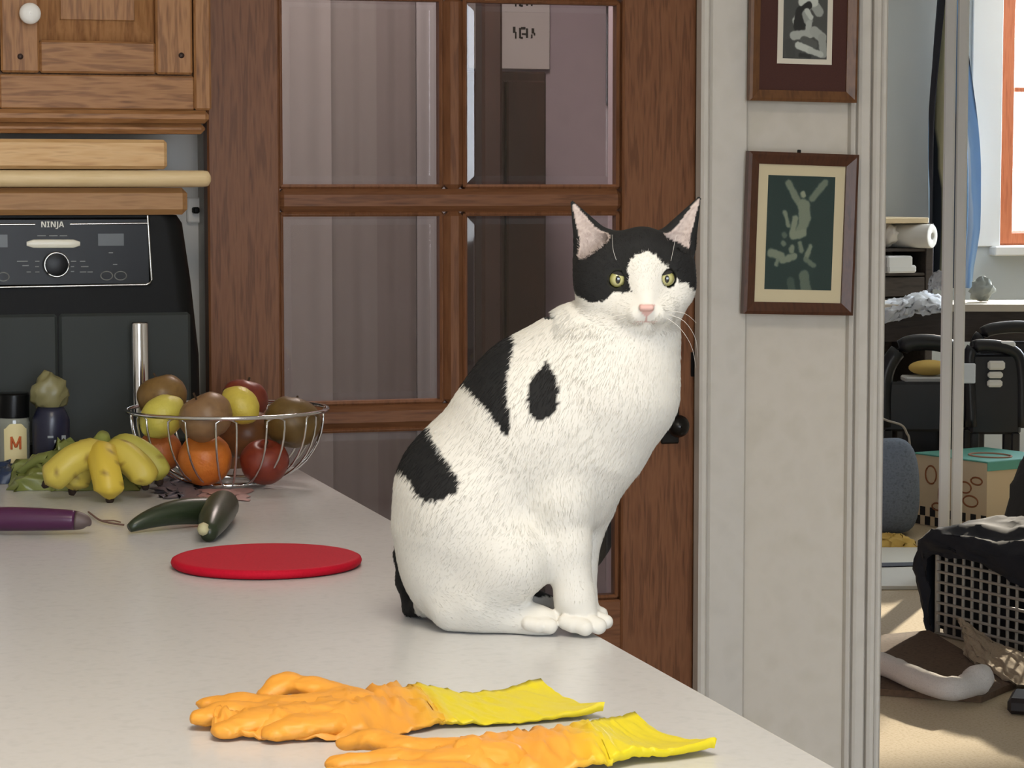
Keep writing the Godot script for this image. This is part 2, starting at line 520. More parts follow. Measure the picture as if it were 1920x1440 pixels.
func build_glazed_door() -> void:
	var d := Node3D.new()
	d.name = "door_1"
	add_child(d)
	var xl := xz(391, ZD)
	var xr := xz(1305, ZD)
	d.position = Vector3((xl + xr) * 0.5, 0, ZD - 0.02)
	d.set_meta("kind", "structure"); tag(d, "reddish brown wooden door with small glass panes behind the cat", "door")
	var z0 := ZD - 0.04
	var i0 := xz(526, ZD)
	var i1 := xz(1167, ZD)
	var m0 := xz(836, ZD)
	var m1 := xz(872, ZD)
	var rows := [[-418.0, -46.0], [-6.0, 354.0], [397.0, 757.0], [799.0, 1140.0]]
	var ys := []
	for r in rows: ys.append([yz(r[0], ZD), yz(r[1], ZD)])
	var mb: Mb
	for s in [[xl, i0], [i1, xr]]:
		mb = Mb.new()
		mb.span(Vector3(s[0], 0.006, z0), Vector3(s[1], 2.01, ZD), 0.003)
		part(d, mb, "stile", M.door_v)
	for s in [[0.006, ys[3][1]], [ys[0][0], 2.01]]:
		mb = Mb.new()
		mb.span(Vector3(i0 - 0.001, s[0], z0 + 0.001), Vector3(i1 + 0.001, s[1], ZD - 0.001), 0.003)
		part(d, mb, "rail", M.door_h)
	for k in 3:
		mb = Mb.new()
		mb.span(Vector3(i0 - 0.002, ys[k + 1][0], z0 + 0.004), Vector3(i1 + 0.002, ys[k][1], ZD - 0.003), 0.009)
		part(d, mb, "muntin", M.door_h)
	for k in 4:
		mb = Mb.new()
		mb.span(Vector3(m0, ys[k][1] - 0.002, z0 + 0.004), Vector3(m1, ys[k][0] + 0.002, ZD - 0.004), 0.009)
		part(d, mb, "muntin", M.door_v)
		for s in [[i0, m0], [m1, i1]]:
			# moulding round the pane
			mb = Mb.new()
			var w := 0.007
			mb.span(Vector3(s[0], ys[k][1], z0 + 0.006), Vector3(s[0] + w, ys[k][0], ZD - 0.009), 0.004)
			mb.span(Vector3(s[1] - w, ys[k][1], z0 + 0.006), Vector3(s[1], ys[k][0], ZD - 0.009), 0.004)
			mb.span(Vector3(s[0], ys[k][1], z0 + 0.006), Vector3(s[1], ys[k][1] + w, ZD - 0.009), 0.004)
			mb.span(Vector3(s[0], ys[k][0] - w, z0 + 0.006), Vector3(s[1], ys[k][0], ZD - 0.009), 0.004)
			part(d, mb, "glazing_bead", M.door_v)
			# pane with its bevelled margin
			mb = Mb.new()
			var g := 0.020
			var zf := ZD - 0.018
			mb.span(Vector3(s[0] + g, ys[k][1] + g, zf - 0.004), Vector3(s[1] - g, ys[k][0] - g, zf), 0.0)
			var pane := part(d, mb, "pane", M.glass)
			mb = Mb.new()
			var A := Vector3(s[0] + 0.004, ys[k][1] + 0.004, zf - 0.004)
			var B := Vector3(s[1] - 0.004, ys[k][0] - 0.004, zf - 0.004)
			var a := Vector3(s[0] + g, ys[k][1] + g, zf)
			var b := Vector3(s[1] - g, ys[k][0] - g, zf)
			var ctr := (A + B) * 0.5 - Vector3(0, 0, 0.2)
			mb.face([A, Vector3(B.x, A.y, A.z), Vector3(b.x, a.y, a.z), a], ctr)
			mb.face([Vector3(B.x, A.y, A.z), B, b, Vector3(b.x, a.y, a.z)], ctr)
			mb.face([B, Vector3(A.x, B.y, A.z), Vector3(a.x, b.y, a.z), b], ctr)
			mb.face([Vector3(A.x, B.y, A.z), A, a, Vector3(a.x, b.y, a.z)], ctr)
			part(pane, mb, "bevelled_margin", M.bevel)
	# dark handle on its back plate, behind the cat's chest
	mb = Mb.new()
	mb.span(Vector3(xz(1240, ZD), yz(832, ZD, 1250), ZD - 0.001), Vector3(xz(1274, ZD), yz(650, ZD, 1250), ZD + 0.004), 0.002)
	var hp := part(d, mb, "handle_plate", M.black_metal, "dark metal handle plate")
	mb = Mb.new()
	var k0 := at_z(1257, 795, ZD)
	mb.lathe([Vector2(0.001, 0.0), Vector2(0.008, 0.0), Vector2(0.008, 0.022), Vector2(0.016, 0.03), Vector2(0.018, 0.04), Vector2(0.012, 0.05), Vector2(0.001, 0.052)], 20, k0, Basis(Vector3(1, 0, 0), Vector3(0, 0, 1), Vector3(0, -1, 0)))
	part(hp, mb, "knob", M.black_metal)
	mb = Mb.new()
	mb.lathe([Vector2(0.001, 0.0), Vector2(0.008, 0.0), Vector2(0.008, 0.03), Vector2(0.018, 0.04), Vector2(0.012, 0.05), Vector2(0.001, 0.052)], 20, k0 - Vector3(0, 0, 0.04), Basis(Vector3(1, 0, 0), Vector3(0, 0, -1), Vector3(0, 1, 0)))
	part(hp, mb, "knob", M.black_metal)
	mb = Mb.new()
	mb.span(Vector3(xz(1296, ZD), yz(706, ZD, 1300), ZD - 0.03), Vector3(xr + 0.0015, yz(660, ZD, 1300), ZD + 0.003), 0.001)
	part(d, mb, "latch_plate", M.black_metal)

func build_hall() -> void:
	# added lamp on the hall ceiling, out of view, to brighten the hall
	var hl := thing("added_hall_lamp", "added round lamp on the hall ceiling, out of view", "lamp", Vector3(1.2, CEIL - 0.07, -4.5))
	var lm := Mb.new()
	lm.lathe([Vector2(0.001, CEIL - 0.001), Vector2(0.20, CEIL - 0.001), Vector2(0.20, CEIL - 0.03), Vector2(0.001, CEIL - 0.03)], 32, Vector3(1.2, 0, -4.5))
	part(hl, lm, "housing", M.white_wall)
	lm = Mb.new()
	lm.lathe([Vector2(0.19, CEIL - 0.03), Vector2(0.185, CEIL - 0.045), Vector2(0.15, CEIL - 0.06), Vector2(0.001, CEIL - 0.065)], 32, Vector3(1.2, 0, -4.5))
	var hg := plain(sc(255, 246, 234), 0.5)
	hg.emission_enabled = true
	hg.emission = sc(255, 240, 226)
	hg.emission_energy_multiplier = 1.5
	part(hl, lm, "diffuser", hg)
	area_light("added_hall_lamp_light", Vector3(1.2, CEIL - 0.075, -4.5), Vector3(1.2, 0.0, -4.501), Vector2(0.34, 0.34), 3.0, sc(255, 236, 228))
	# tall dark cupboard against the hall wall
	var x0 := xz(868, -5.2)
	var x1 := xz(1029, -5.2)
	var yt := yz(133, -5.2, 960)
	var base := Vector3((x0 + x1) * 0.5, 0.001, -5.4)
	var t := thing("hall_cupboard", "dark brown wooden cupboard standing in the hall behind the door glass", "cupboard", base)
	var m := Mb.new()
	m.span(Vector3(x0, 0.001, -5.58), Vector3(x1, yt, -5.22), 0.004)
	part(t, m, "carcass", M.dark_wood)
	for s in [[x0 + 0.006, (x0 + x1) * 0.5 - 0.002], [(x0 + x1) * 0.5 + 0.002, x1 - 0.006]]:
		m = Mb.new()
		m.span(Vector3(s[0], 0.08, -5.22), Vector3(s[1], yt - 0.02, -5.2), 0.004)
		part(t, m, "cupboard_door", M.dark_wood)
	# narrow dark post that stands in front of it
	var xp0 := xz(905, -5.0)
	var xp1 := xz(943, -5.0)
	m = Mb.new()
	m.span(Vector3(xp0, 0.001, -5.06), Vector3(xp1, CEIL, -5.0), 0.006)
	struct("trim_3", m, M.dark_wood, "dark wooden post in front of the hall cupboard", "post")
	# white notice on the wall above the cupboard
	var zn := -5.585
	var n0 := at_z(878, 128, zn)
	var n1 := at_z(1031, -60, zn)
	t = thing("wall_notice", "pale paper notice with dark brush marks above the hall cupboard", "notice", Vector3((n0.x + n1.x) * 0.5, n0.y, zn))
	m = Mb.new()
	m.span(Vector3(n0.x, n0.y, zn - 0.012), Vector3(n1.x, n1.y, zn), 0.001)
	part(t, m, "sheet", plain(sc(205, 200, 196), 0.8))
	m = Mb.new()
	for row in [[62.0, 1.0], [2.0, 1.0]]:
		for q in [[964, -6, 5, 12], [967, 4, 3, 13], [975, 0, 4, 20], [981, -9, 9, 5], [982, 2, 8, 4], [988, 0, 4, 18], [978, 9, 5, 4], [999, -4, 5, 10], [997, 6, 3, 7], [1002, 2, 3, 5]]:
			var p := at_z(q[0], row[0] + q[1], zn)
			m.box(p + Vector3(0, 0, 0.0005), Vector3(q[2] / 830.0, q[3] / 830.0, 0.001), 0.0)
	part(t, m, "brush_marks", plain(sc(38, 34, 32), 0.8)).set_meta("kind", "stuff")
	# slim dark strip added in place of a refraction in the bevelled glass
	m = Mb.new()
	var s0 := at_z(1138, 198, zn)
	var s1 := at_z(1147, -90, zn)
	m.span(Vector3(s0.x, s0.y, zn - 0.012), Vector3(s1.x, s1.y, zn + 0.012), 0.003)
	single("refraction_strip", m, M.dark_wood, "slim dark strip added for a refraction at the edge of the door glass", "refraction strip")
	# pale curtain-like panels at the left of the hall
	var fab := plain(sc(150, 139, 136), 0.9)
	fab.backlight = Color(0.2, 0.19, 0.18)
	var cuts := [[505, 622, sc(124, 119, 117), "pale grey curtain hanging in the hall behind the fruit bowl"], [622, 708, sc(106, 100, 98), "taupe curtain hanging in the hall between paler curtains"], [708, 782, sc(96, 88, 87), "darker taupe curtain hanging in the hall"], [782, 866, sc(124, 120, 121), "light curtain hanging in the hall beside the dark post"]]
	for q in cuts:
		m = Mb.new()
		var pts := []
		var xa := xz(q[0], -5.15)
		var xb := xz(q[1], -5.15)
		for i in 33:
			var f := i / 32.0
			var zz := -5.15 + 0.006 * sin(f * 6.0 + q[0]) + 0.0015 * sin(f * 17.0)
			for j in 2: pts.append(Vector3(lerpf(xa, xb, f), 0.03 + 2.2 * j, zz))
		m.grid(pts, [], 33, 2)
		pts = []
		for i in 33:
			var f := i / 32.0
			var zz := -5.153 + 0.006 * sin(f * 6.0 + q[0]) + 0.0015 * sin(f * 17.0)
			for j in 2: pts.append(Vector3(lerpf(xa, xb, f), 0.03 + 2.2 * j, zz))
		m.grid(pts, [], 33, 2)
		var mt := plain(q[2], 0.9)
		mt.backlight = Color(0.2, 0.19, 0.18)
		single("hall_curtain", m, mt, q[3], "curtain", "curtains in the hall")
	# curtain pole
	m = Mb.new()
	m.tube([Vector3(xz(490, -5.15), 2.25, -5.15), Vector3(xz(880, -5.15), 2.25, -5.15)], 0.014, 10)
	single("curtain_pole", m, M.dark_wood, "dark pole that carries the hall curtains", "curtain pole")
	# black bag hung on the far knob of the glazed door
	m = Mb.new()
	var pts := []
	var ctr := at_z(1100, 968, ZD - 0.11)
	for i in 17:
		for j in 14:
			var u := PI * i / 16.0
			var a := TAU * j / 14.0
			var q := Vector3(sin(u) * cos(a) * 0.06, cos(u) * 0.115, sin(u) * sin(a) * 0.045)
			pts.append(ctr + Basis(Vector3(0, 0, 1), -0.35) * q)
	m.grid(pts, [], 17, 14, false, true)
	var bag := thing("hanging_bag", "small black bag hanging behind the door glass beside the cat's legs", "bag", Vector3(ctr.x, ctr.y - 0.11, ctr.z))
	part(bag, m, "pouch", plain(sc(16, 15, 16), 0.8))
	var kb := at_z(1257, 795, ZD - 0.08)
	m = Mb.new()
	m.tube(smooth_path([ctr + Vector3(0.03, 0.09, 0), ctr.lerp(kb, 0.6) + Vector3(0, 0.02, 0.0), kb + Vector3(0, 0.02, 0)], 8), 0.005, 6)
	part(bag, m, "strap", plain(sc(20, 18, 18), 0.8))

# ================================================================ kitchen
func build_worktop() -> void:
	var xe := 0.703
	var m := Mb.new()
	var y0 := TOP - 0.038
	m.prism([Vector2(-2.38, -1.15), Vector2(xe, -1.15), Vector2(xe, -3.56), Vector2(0.588, -3.56), Vector2(0.588, ZK + 0.002), Vector2(-2.38, ZK + 0.002)], y0, TOP - 0.003)
	# eased upper edge
	m.prism([Vector2(-2.38, -1.152), Vector2(xe - 0.003, -1.152), Vector2(xe - 0.003, -3.557), Vector2(0.586, -3.557), Vector2(0.586, ZK + 0.002), Vector2(-2.38, ZK + 0.002)], TOP - 0.003, TOP)
	var w := thing("worktop", "pale grey white worktop with the cat sitting at its edge", "worktop", Vector3(-0.8, TOP, -2.5))
	part(w, m, "slab", M.worktop)
	# base units that carry it
	var t := thing("base_unit", "plain cream kitchen base unit under the worktop", "base unit", Vector3(-0.8, 0, -2.5))
	m = Mb.new()
	m.span(Vector3(-2.36, 0.1, -3.5), Vector3(xe - 0.05, y0, -1.2), 0.003)
	part(t, m, "carcass", M.paint)
	m = Mb.new()
	m.span(Vector3(-2.36, 0.001, -3.46), Vector3(xe - 0.1, 0.1, -1.26), 0.0)
	part(t, m, "plinth", M.paint)
	m = Mb.new()
	m.span(Vector3(-2.36, 0.002, ZK + 0.002), Vector3(0.56, y0, -3.5), 0.0)
	part(t, m, "rear_carcass", M.paint)

func build_wall_cabinet() -> void:
	var zf := -3.62
	var xr := 0.594
	var yb := yz(244, zf, 200)
	var t := thing("wall_cabinet", "oak wall cabinet with a raised panel door and white knob", "cabinet", Vector3(0.2, yb, ZK + 0.17))
	var m := Mb.new()
	m.span(Vector3(-0.75, yb + 0.012, ZK + 0.001), Vector3(xr - 0.004, 2.2, zf - 0.024), 0.002)
	part(t, m, "carcass", M.oak_v)
	var X := func(px: float) -> float: return xz(px, zf)
	var Y := func(py: float) -> float: return yz(py, zf, 200)
	# face frame
	var y_low: float = Y.call(205)
	var y_rail: float = Y.call(141)
	m = Mb.new()
	m.span(Vector3(X.call(368), y_low, zf - 0.023), Vector3(xr, 2.2, zf), 0.003)
	part(t, m, "frame_stile", M.oak_v)
	m = Mb.new()
	m.span(Vector3(X.call(-120), y_low, zf - 0.023), Vector3(X.call(5), 2.2, zf - 0.001), 0.003)
	part(t, m, "frame_stile", M.oak_v)
	m = Mb.new()
	m.span(Vector3(X.call(5) + 0.0003, y_low, zf - 0.023), Vector3(X.call(368) - 0.0003, y_rail, zf - 0.001), 0.002)
	part(t, m, "frame_rail", M.oak_h)
	# moulded bottom edge
	m = Mb.new()
	m.span(Vector3(-0.75, Y.call(230), zf - 0.05), Vector3(xr - 0.004, y_low - 0.0005, zf + 0.004), 0.006)
	m.span(Vector3(-0.75, Y.call(250), zf - 0.05), Vector3(xr - 0.008, Y.call(230), zf - 0.008), 0.006)
	part(t, m, "light_rail", M.oak_h)
	# door: stiles, rails, raised panel
	var d := Node3D.new()
	d.name = "door"
	t.add_child(d)
	d.position = Vector3(X.call(186), y_rail, zf) - t.position
	var dl: float = X.call(8)
	var dr: float = X.call(365)
	var db: float = Y.call(138)
	var dt := 2.17
	var sl: float = X.call(80)
	var sr: float = X.call(297)
	var rb: float = Y.call(77)
	for s in [[dl, sl], [sr, dr]]:
		m = Mb.new()
		m.span(Vector3(s[0], db, zf - 0.021), Vector3(s[1], dt, zf + 0.001), 0.003)
		part(d, m, "door_stile", M.oak_v)
	for s in [[db, rb], [dt - 0.06, dt]]:
		m = Mb.new()
		m.span(Vector3(sl + 0.0003, s[0], zf - 0.021), Vector3(sr - 0.0003, s[1], zf), 0.003)
		part(d, m, "door_rail", M.oak_h)
	# raised panel with sloping margins
	var il: float = X.call(120)
	var ir: float = X.call(259)
	var ib: float = Y.call(38)
	var A := Vector3(sl, rb, zf - 0.019)
	var B := Vector3(sr, dt - 0.06, zf - 0.019)
	var a := Vector3(il, ib, zf - 0.007)
	var b := Vector3(ir, dt - 0.09, zf - 0.007)
	m = Mb.new()
	var ctr := (A + B) * 0.5 - Vector3(0, 0, 0.3)
	m.face([A, Vector3(B.x, A.y, A.z), Vector3(b.x, a.y, a.z), a], ctr)
	m.face([Vector3(B.x, A.y, A.z), B, b, Vector3(b.x, a.y, a.z)], ctr)
	m.face([B, Vector3(A.x, B.y, A.z), Vector3(a.x, b.y, a.z), b], ctr)
	m.face([Vector3(A.x, B.y, A.z), A, a, Vector3(a.x, b.y, a.z)], ctr)
	m.span(Vector3(il, ib, zf - 0.02), Vector3(ir, dt - 0.09, zf - 0.003), 0.001)
	part(d, m, "raised_panel", M.oak_v)
	# white china knob
	m = Mb.new()
	var k := at_z(54, 27, zf)
	m.lathe([Vector2(0.001, 0.0), Vector2(0.008, 0.0), Vector2(0.007, 0.008), Vector2(0.013, 0.013), Vector2(0.0155, 0.019), Vector2(0.0145, 0.025), Vector2(0.009, 0.029), Vector2(0.0005, 0.030)], 28, k, Basis(Vector3(1, 0, 0), Vector3(0, 0, 1), Vector3(0, -1, 0)))
	part(d, m, "knob", M.white_china, "white china knob")
	for q in [[340, 104], [38, 106]]:
		m = Mb.new()
		m.lathe([Vector2(0.0045, -0.002), Vector2(0.0042, 0.0016), Vector2(0.0003, 0.0018)], 14, at_z(q[0], q[1], zf), Basis(Vector3(1, 0, 0), Vector3(0, 0, 1), Vector3(0, -1, 0)))
		part(d, m, "dowel_plug", M.dark_wood)

const ZF := -3.64      # front face of the air fryer

func build_air_fryer() -> void:
	var X := func(px: float) -> float: return xz(px, ZF)
	var Y := func(py: float) -> float: return yz(py, ZF, 150)
	var cx: float = X.call(98)
	var yt: float = Y.call(404)
	var t := thing("air_fryer", "large black double drawer air fryer under the stacked boards", "air fryer", Vector3(cx, TOP, ZF - 0.15))
	# tapered body
	var m := Mb.new()
	var prof := [[TOP, 0.215], [TOP + 0.02, 0.219], [TOP + 0.16, 0.217], [TOP + 0.27, 0.206], [yt - 0.012, 0.194], [yt, 0.186]]
	var pts := []
	for q in prof:
		var w: float = q[1]
		var r := 0.03
		for c in [[1, 1], [-1, 1], [-1, -1], [1, -1]]:
			for s in 6:
				var a0 := {[1, 1]: 0.0, [-1, 1]: PI / 2, [-1, -1]: PI, [1, -1]: PI * 1.5}[c] as float
				var a := a0 + PI / 2 * s / 5.0
				pts.append(Vector3(cx + c[0] * (w - r) + cos(a) * r, q[0], ZF - 0.125 + c[1] * (0.125 - r) + sin(a) * r))
	m.grid(pts, [], prof.size(), 24, false, true)
	m.span(Vector3(cx - 0.17, yt - 0.01, ZF - 0.23), Vector3(cx + 0.17, yt, ZF - 0.02), 0.003)
	part(t, m, "body", M.black_plastic)
	# control panel, a raised glossy plate with a silver line round it
	m = Mb.new()
	m.span(Vector3(X.call(-80), Y.call(536), ZF - 0.01), Vector3(X.call(282), Y.call(408), ZF + 0.004), 0.003)
	var cp := part(t, m, "control_panel", M.black_gloss)
	var zc := ZF + 0.005
	var L := func(px: float, py: float) -> Vector3: return at_z(px, py, zc)
	m = Mb.new()
	var pth := [L.call(277, 404), L.call(279, 440), L.call(283, 510), L.call(284, 524), L.call(281, 531), L.call(274, 534), L.call(200, 535), L.call(100, 537), L.call(-80, 540)]
	m.tube(pth, 0.0019, 6)
	m.tube([L.call(-80, 421), L.call(66, 421)], 0.0016, 6)
	m.tube([L.call(131, 420), L.call(277, 419)], 0.0016, 6)
	part(cp, m, "silver_line", M.steel)
	# dial
	m = Mb.new()
	var dc: Vector3 = L.call(105, 496)
	var toward := Basis(Vector3(1, 0, 0), Vector3(0, 0, 1), Vector3(0, -1, 0))
	m.lathe([Vector2(0.0165, 0.0), Vector2(0.0165, 0.012), Vector2(0.0155, 0.014), Vector2(0.0003, 0.014)], 32, dc, toward)
	var dial := part(cp, m, "dial", M.black_gloss)
	m = Mb.new()
	var ring := []
	for k in 36: ring.append(dc + Vector3(cos(TAU * k / 36) * 0.0172, sin(TAU * k / 36) * 0.0172, 0.010))
	m.tube(ring, 0.0017, 6, true)
	part(dial, m, "silver_ring", M.steel)
	# pale mode bar
	m = Mb.new()
	var b0: Vector3 = L.call(50, 457)
	var b1: Vector3 = L.call(150, 457)
	var seg := []
	for k in 9: seg.append(b0.lerp(b1, k / 8.0))
	m.tube(seg, [0.003, 0.0062, 0.0064, 0.0064, 0.0064, 0.0064, 0.0064, 0.0062, 0.003], 12, false, 0.3, Vector3(0, 0, 1))
	part(cp, m, "mode_bar", plain(sc(225, 222, 205), 0.3))
	# grey displays, small print and key outlines
	var grey := plain(sc(66, 70, 70), 0.35)
	for q in [[184, 438, 232, 461], [-35, 440, 14, 464]]:
		m = Mb.new()
		var p: Vector3 = L.call(q[0], q[3])
		var r: Vector3 = L.call(q[2], q[1])
		m.span(p - Vector3(0, 0, 0.001), r + Vector3(0, 0, 0.0006), 0.0)
		part(cp, m, "display", grey)
	m = Mb.new()
	for q in [[32, 490, 20], [42, 498, 12], [50, 510, 8], [66, 490, 8], [66, 500, 7], [66, 510, 8], [133, 490, 10], [150, 490, 10], [133, 500, 6], [152, 500, 14], [133, 509, 6], [150, 510, 12], [164, 510, 10], [70, 442, 16], [92, 442, 16], [112, 442, 14], [204, 474, 8], [212, 496, 8]]:
		var p: Vector3 = L.call(q[0], q[1])
		m.span(p - Vector3(0, 0.0007, 0.001), p + Vector3(q[2] / 1310.0, 0.0007, 0.0005), 0.0)
	part(cp, m, "small_print", plain(sc(120, 122, 118), 0.5)).set_meta("kind", "stuff")
	for q in [[200, 517], [226, 517], [6, 519]]:
		m = Mb.new()
		var o := []
		for k in 20: o.append(L.call(q[0] + cos(TAU * k / 20) * 11.0, q[1] + sin(TAU * k / 20) * 8.0))
		m.tube(o, 0.0008, 5, true)
		part(cp, m, "key_outline", plain(sc(128, 128, 122), 0.4))
	# maker's lettering
	var tm := TextMesh.new()
	tm.text = "NINJA"
	var fnt := SystemFont.new()
	fnt.font_names = PackedStringArray(["Droid Sans"])
	fnt.font_weight = 700
	tm.font = fnt
	tm.font_size = 32
	tm.pixel_size = 0.00036
	tm.depth = 0.001
	var lg := MeshInstance3D.new()
	lg.name = "lettering"
	lg.mesh = tm
	lg.material_override = plain(sc(214, 212, 200), 0.4)
	cp.add_child(lg)
	lg.position = L.call(98, 421)
	# two drawers
	var y1: float = Y.call(588)
	var mid: float = X.call(107)
	for s in [[cx - 0.196, mid - 0.0012, cx - 0.098], [mid + 0.0012, cx + 0.200, X.call(257)]]:
		m = Mb.new()
		m.span(Vector3(s[0], TOP + 0.035, ZF - 0.02), Vector3(s[1], y1, ZF + 0.0055), 0.004)
		var dr := part(t, m, "drawer", M.slate)
		m = Mb.new()
		var hx: float = s[2]
		var p0 := at_z(257, 604, ZF + 0.036)
		m.tube([Vector3(hx - 0.002, TOP + 0.075, ZF + 0.037), Vector3(hx - 0.002, TOP + 0.08, ZF + 0.037), Vector3(hx - 0.002, p0.y - 0.003, ZF + 0.037), Vector3(hx - 0.002, p0.y, ZF + 0.037)], [0.009, 0.0125, 0.0125, 0.011], 24, false, 0.72, Vector3(0, 0, 1))
		part(dr, m, "handle", M.chrome, "chrome upright handle")
		for yy in [p0.y - 0.02, TOP + 0.1]:
			m = Mb.new()
			m.span(Vector3(hx - 0.009, yy - 0.012, ZF + 0.003), Vector3(hx + 0.005, yy + 0.012, ZF + 0.03), 0.002)
			part(dr, m, "handle_post", M.black_plastic)

func build_boards() -> void:
	var yt := yz(404, ZF, 150)
	var zf := ZF + 0.015
	# brown board on the fryer
	var m := Mb.new()
	var h1 := yz(352, zf, 200)
	m.span(Vector3(-0.25, yt + 0.0008, zf - 0.22), Vector3(xz(354, zf), h1, zf), 0.008)
	single("chopping_board", m, M.board_brown, "thick brown chopping board lying directly on the air fryer", "chopping board")
	# pale board with a round nose, on top of it
	m = Mb.new()
	var h2 := yz(318, zf, 200)
	var xr := xz(396, zf + 0.01)
	var r := (h2 - h1) * 0.5 - 0.0008
	var yc := h1 + r + 0.0008
	var zn := zf + 0.012
	m.tube([Vector3(-0.3, yc, zn), Vector3(xr - 0.012, yc, zn), Vector3(xr - 0.004, yc, zn), Vector3(xr, yc, zn)], [r, r, r * 0.92, r * 0.4], 14)
	single("rolling_pin", m, M.board_pale, "long pale wooden rolling pin between the two chopping boards", "rolling pin")
	m = Mb.new()
	m.span(Vector3(-0.3, h1 + 0.0008, zn - 0.22), Vector3(xz(372, zf), h1 + 0.011, zn - 0.02), 0.002)
	single("serving_board", m, M.board_brown, "thin brown board behind the rolling pin", "chopping board")
	m = Mb.new()
	m.span(Vector3(-0.3, h2 + 0.0006, zf - 0.2), Vector3(xz(317, zf), yz(261, zf, 200), zf - 0.004), 0.005)
	single("chopping_board", m, M.board, "thick light chopping board, topmost of the stack under the cabinet", "chopping board")
	# small plug on the white wall
	var s := at_z(363, 394, ZK)
	var t := thing("wall_socket", "small white wall socket with a black plug beside the boards", "socket", s)
	m = Mb.new()
	m.span(s + Vector3(-0.012, -0.02, 0.001), s + Vector3(0.012, 0.02, 0.012), 0.002)
	part(t, m, "cover", M.white_china)
	m = Mb.new()
	m.span(s + Vector3(-0.005, -0.005, 0.012), s + Vector3(0.005, 0.005, 0.03), 0.002)
	part(t, m, "plug", M.black_plastic)

# sphere-like body: radius r, own axes, shape function of the polar angle
func ball(r: float, prof: Callable, seg := 28, rings := 20, rough := 0.0, sd := 1) -> Mb:
	var m := Mb.new()
	var pts := []
	noise.seed = sd
	noise.frequency = 0.9
	for i in seg:
		for j in rings + 1:
			var u := PI * j / rings
			var a := TAU * i / seg
			var q: Vector2 = prof.call(u)
			var p := Vector3(cos(a) * q.x, q.y, -sin(a) * q.x) * r
			p *= 1.0 + rough * noise.get_noise_3dv(p / r * 1.5)
			pts.append(p)
	pts.reverse()
	m.grid(pts, [], seg, rings + 1, true, false)
	return m

func apple_prof(u: float) -> Vector2:
	var k := 1.0 - 0.30 * exp(-u * u * 9.0) - 0.14 * exp(-(PI - u) * (PI - u) * 9.0)
	return Vector2(sin(u) * (1.02 + 0.03 * cos(u)), cos(u) * 0.93 * k)
func round_prof(u: float) -> Vector2:
	return Vector2(sin(u), cos(u) * 0.97)
func lemon_prof(u: float) -> Vector2:
	return Vector2(sin(u) * 0.94, cos(u) * (1.08 + 0.14 * pow(absf(cos(u)), 10.0)))

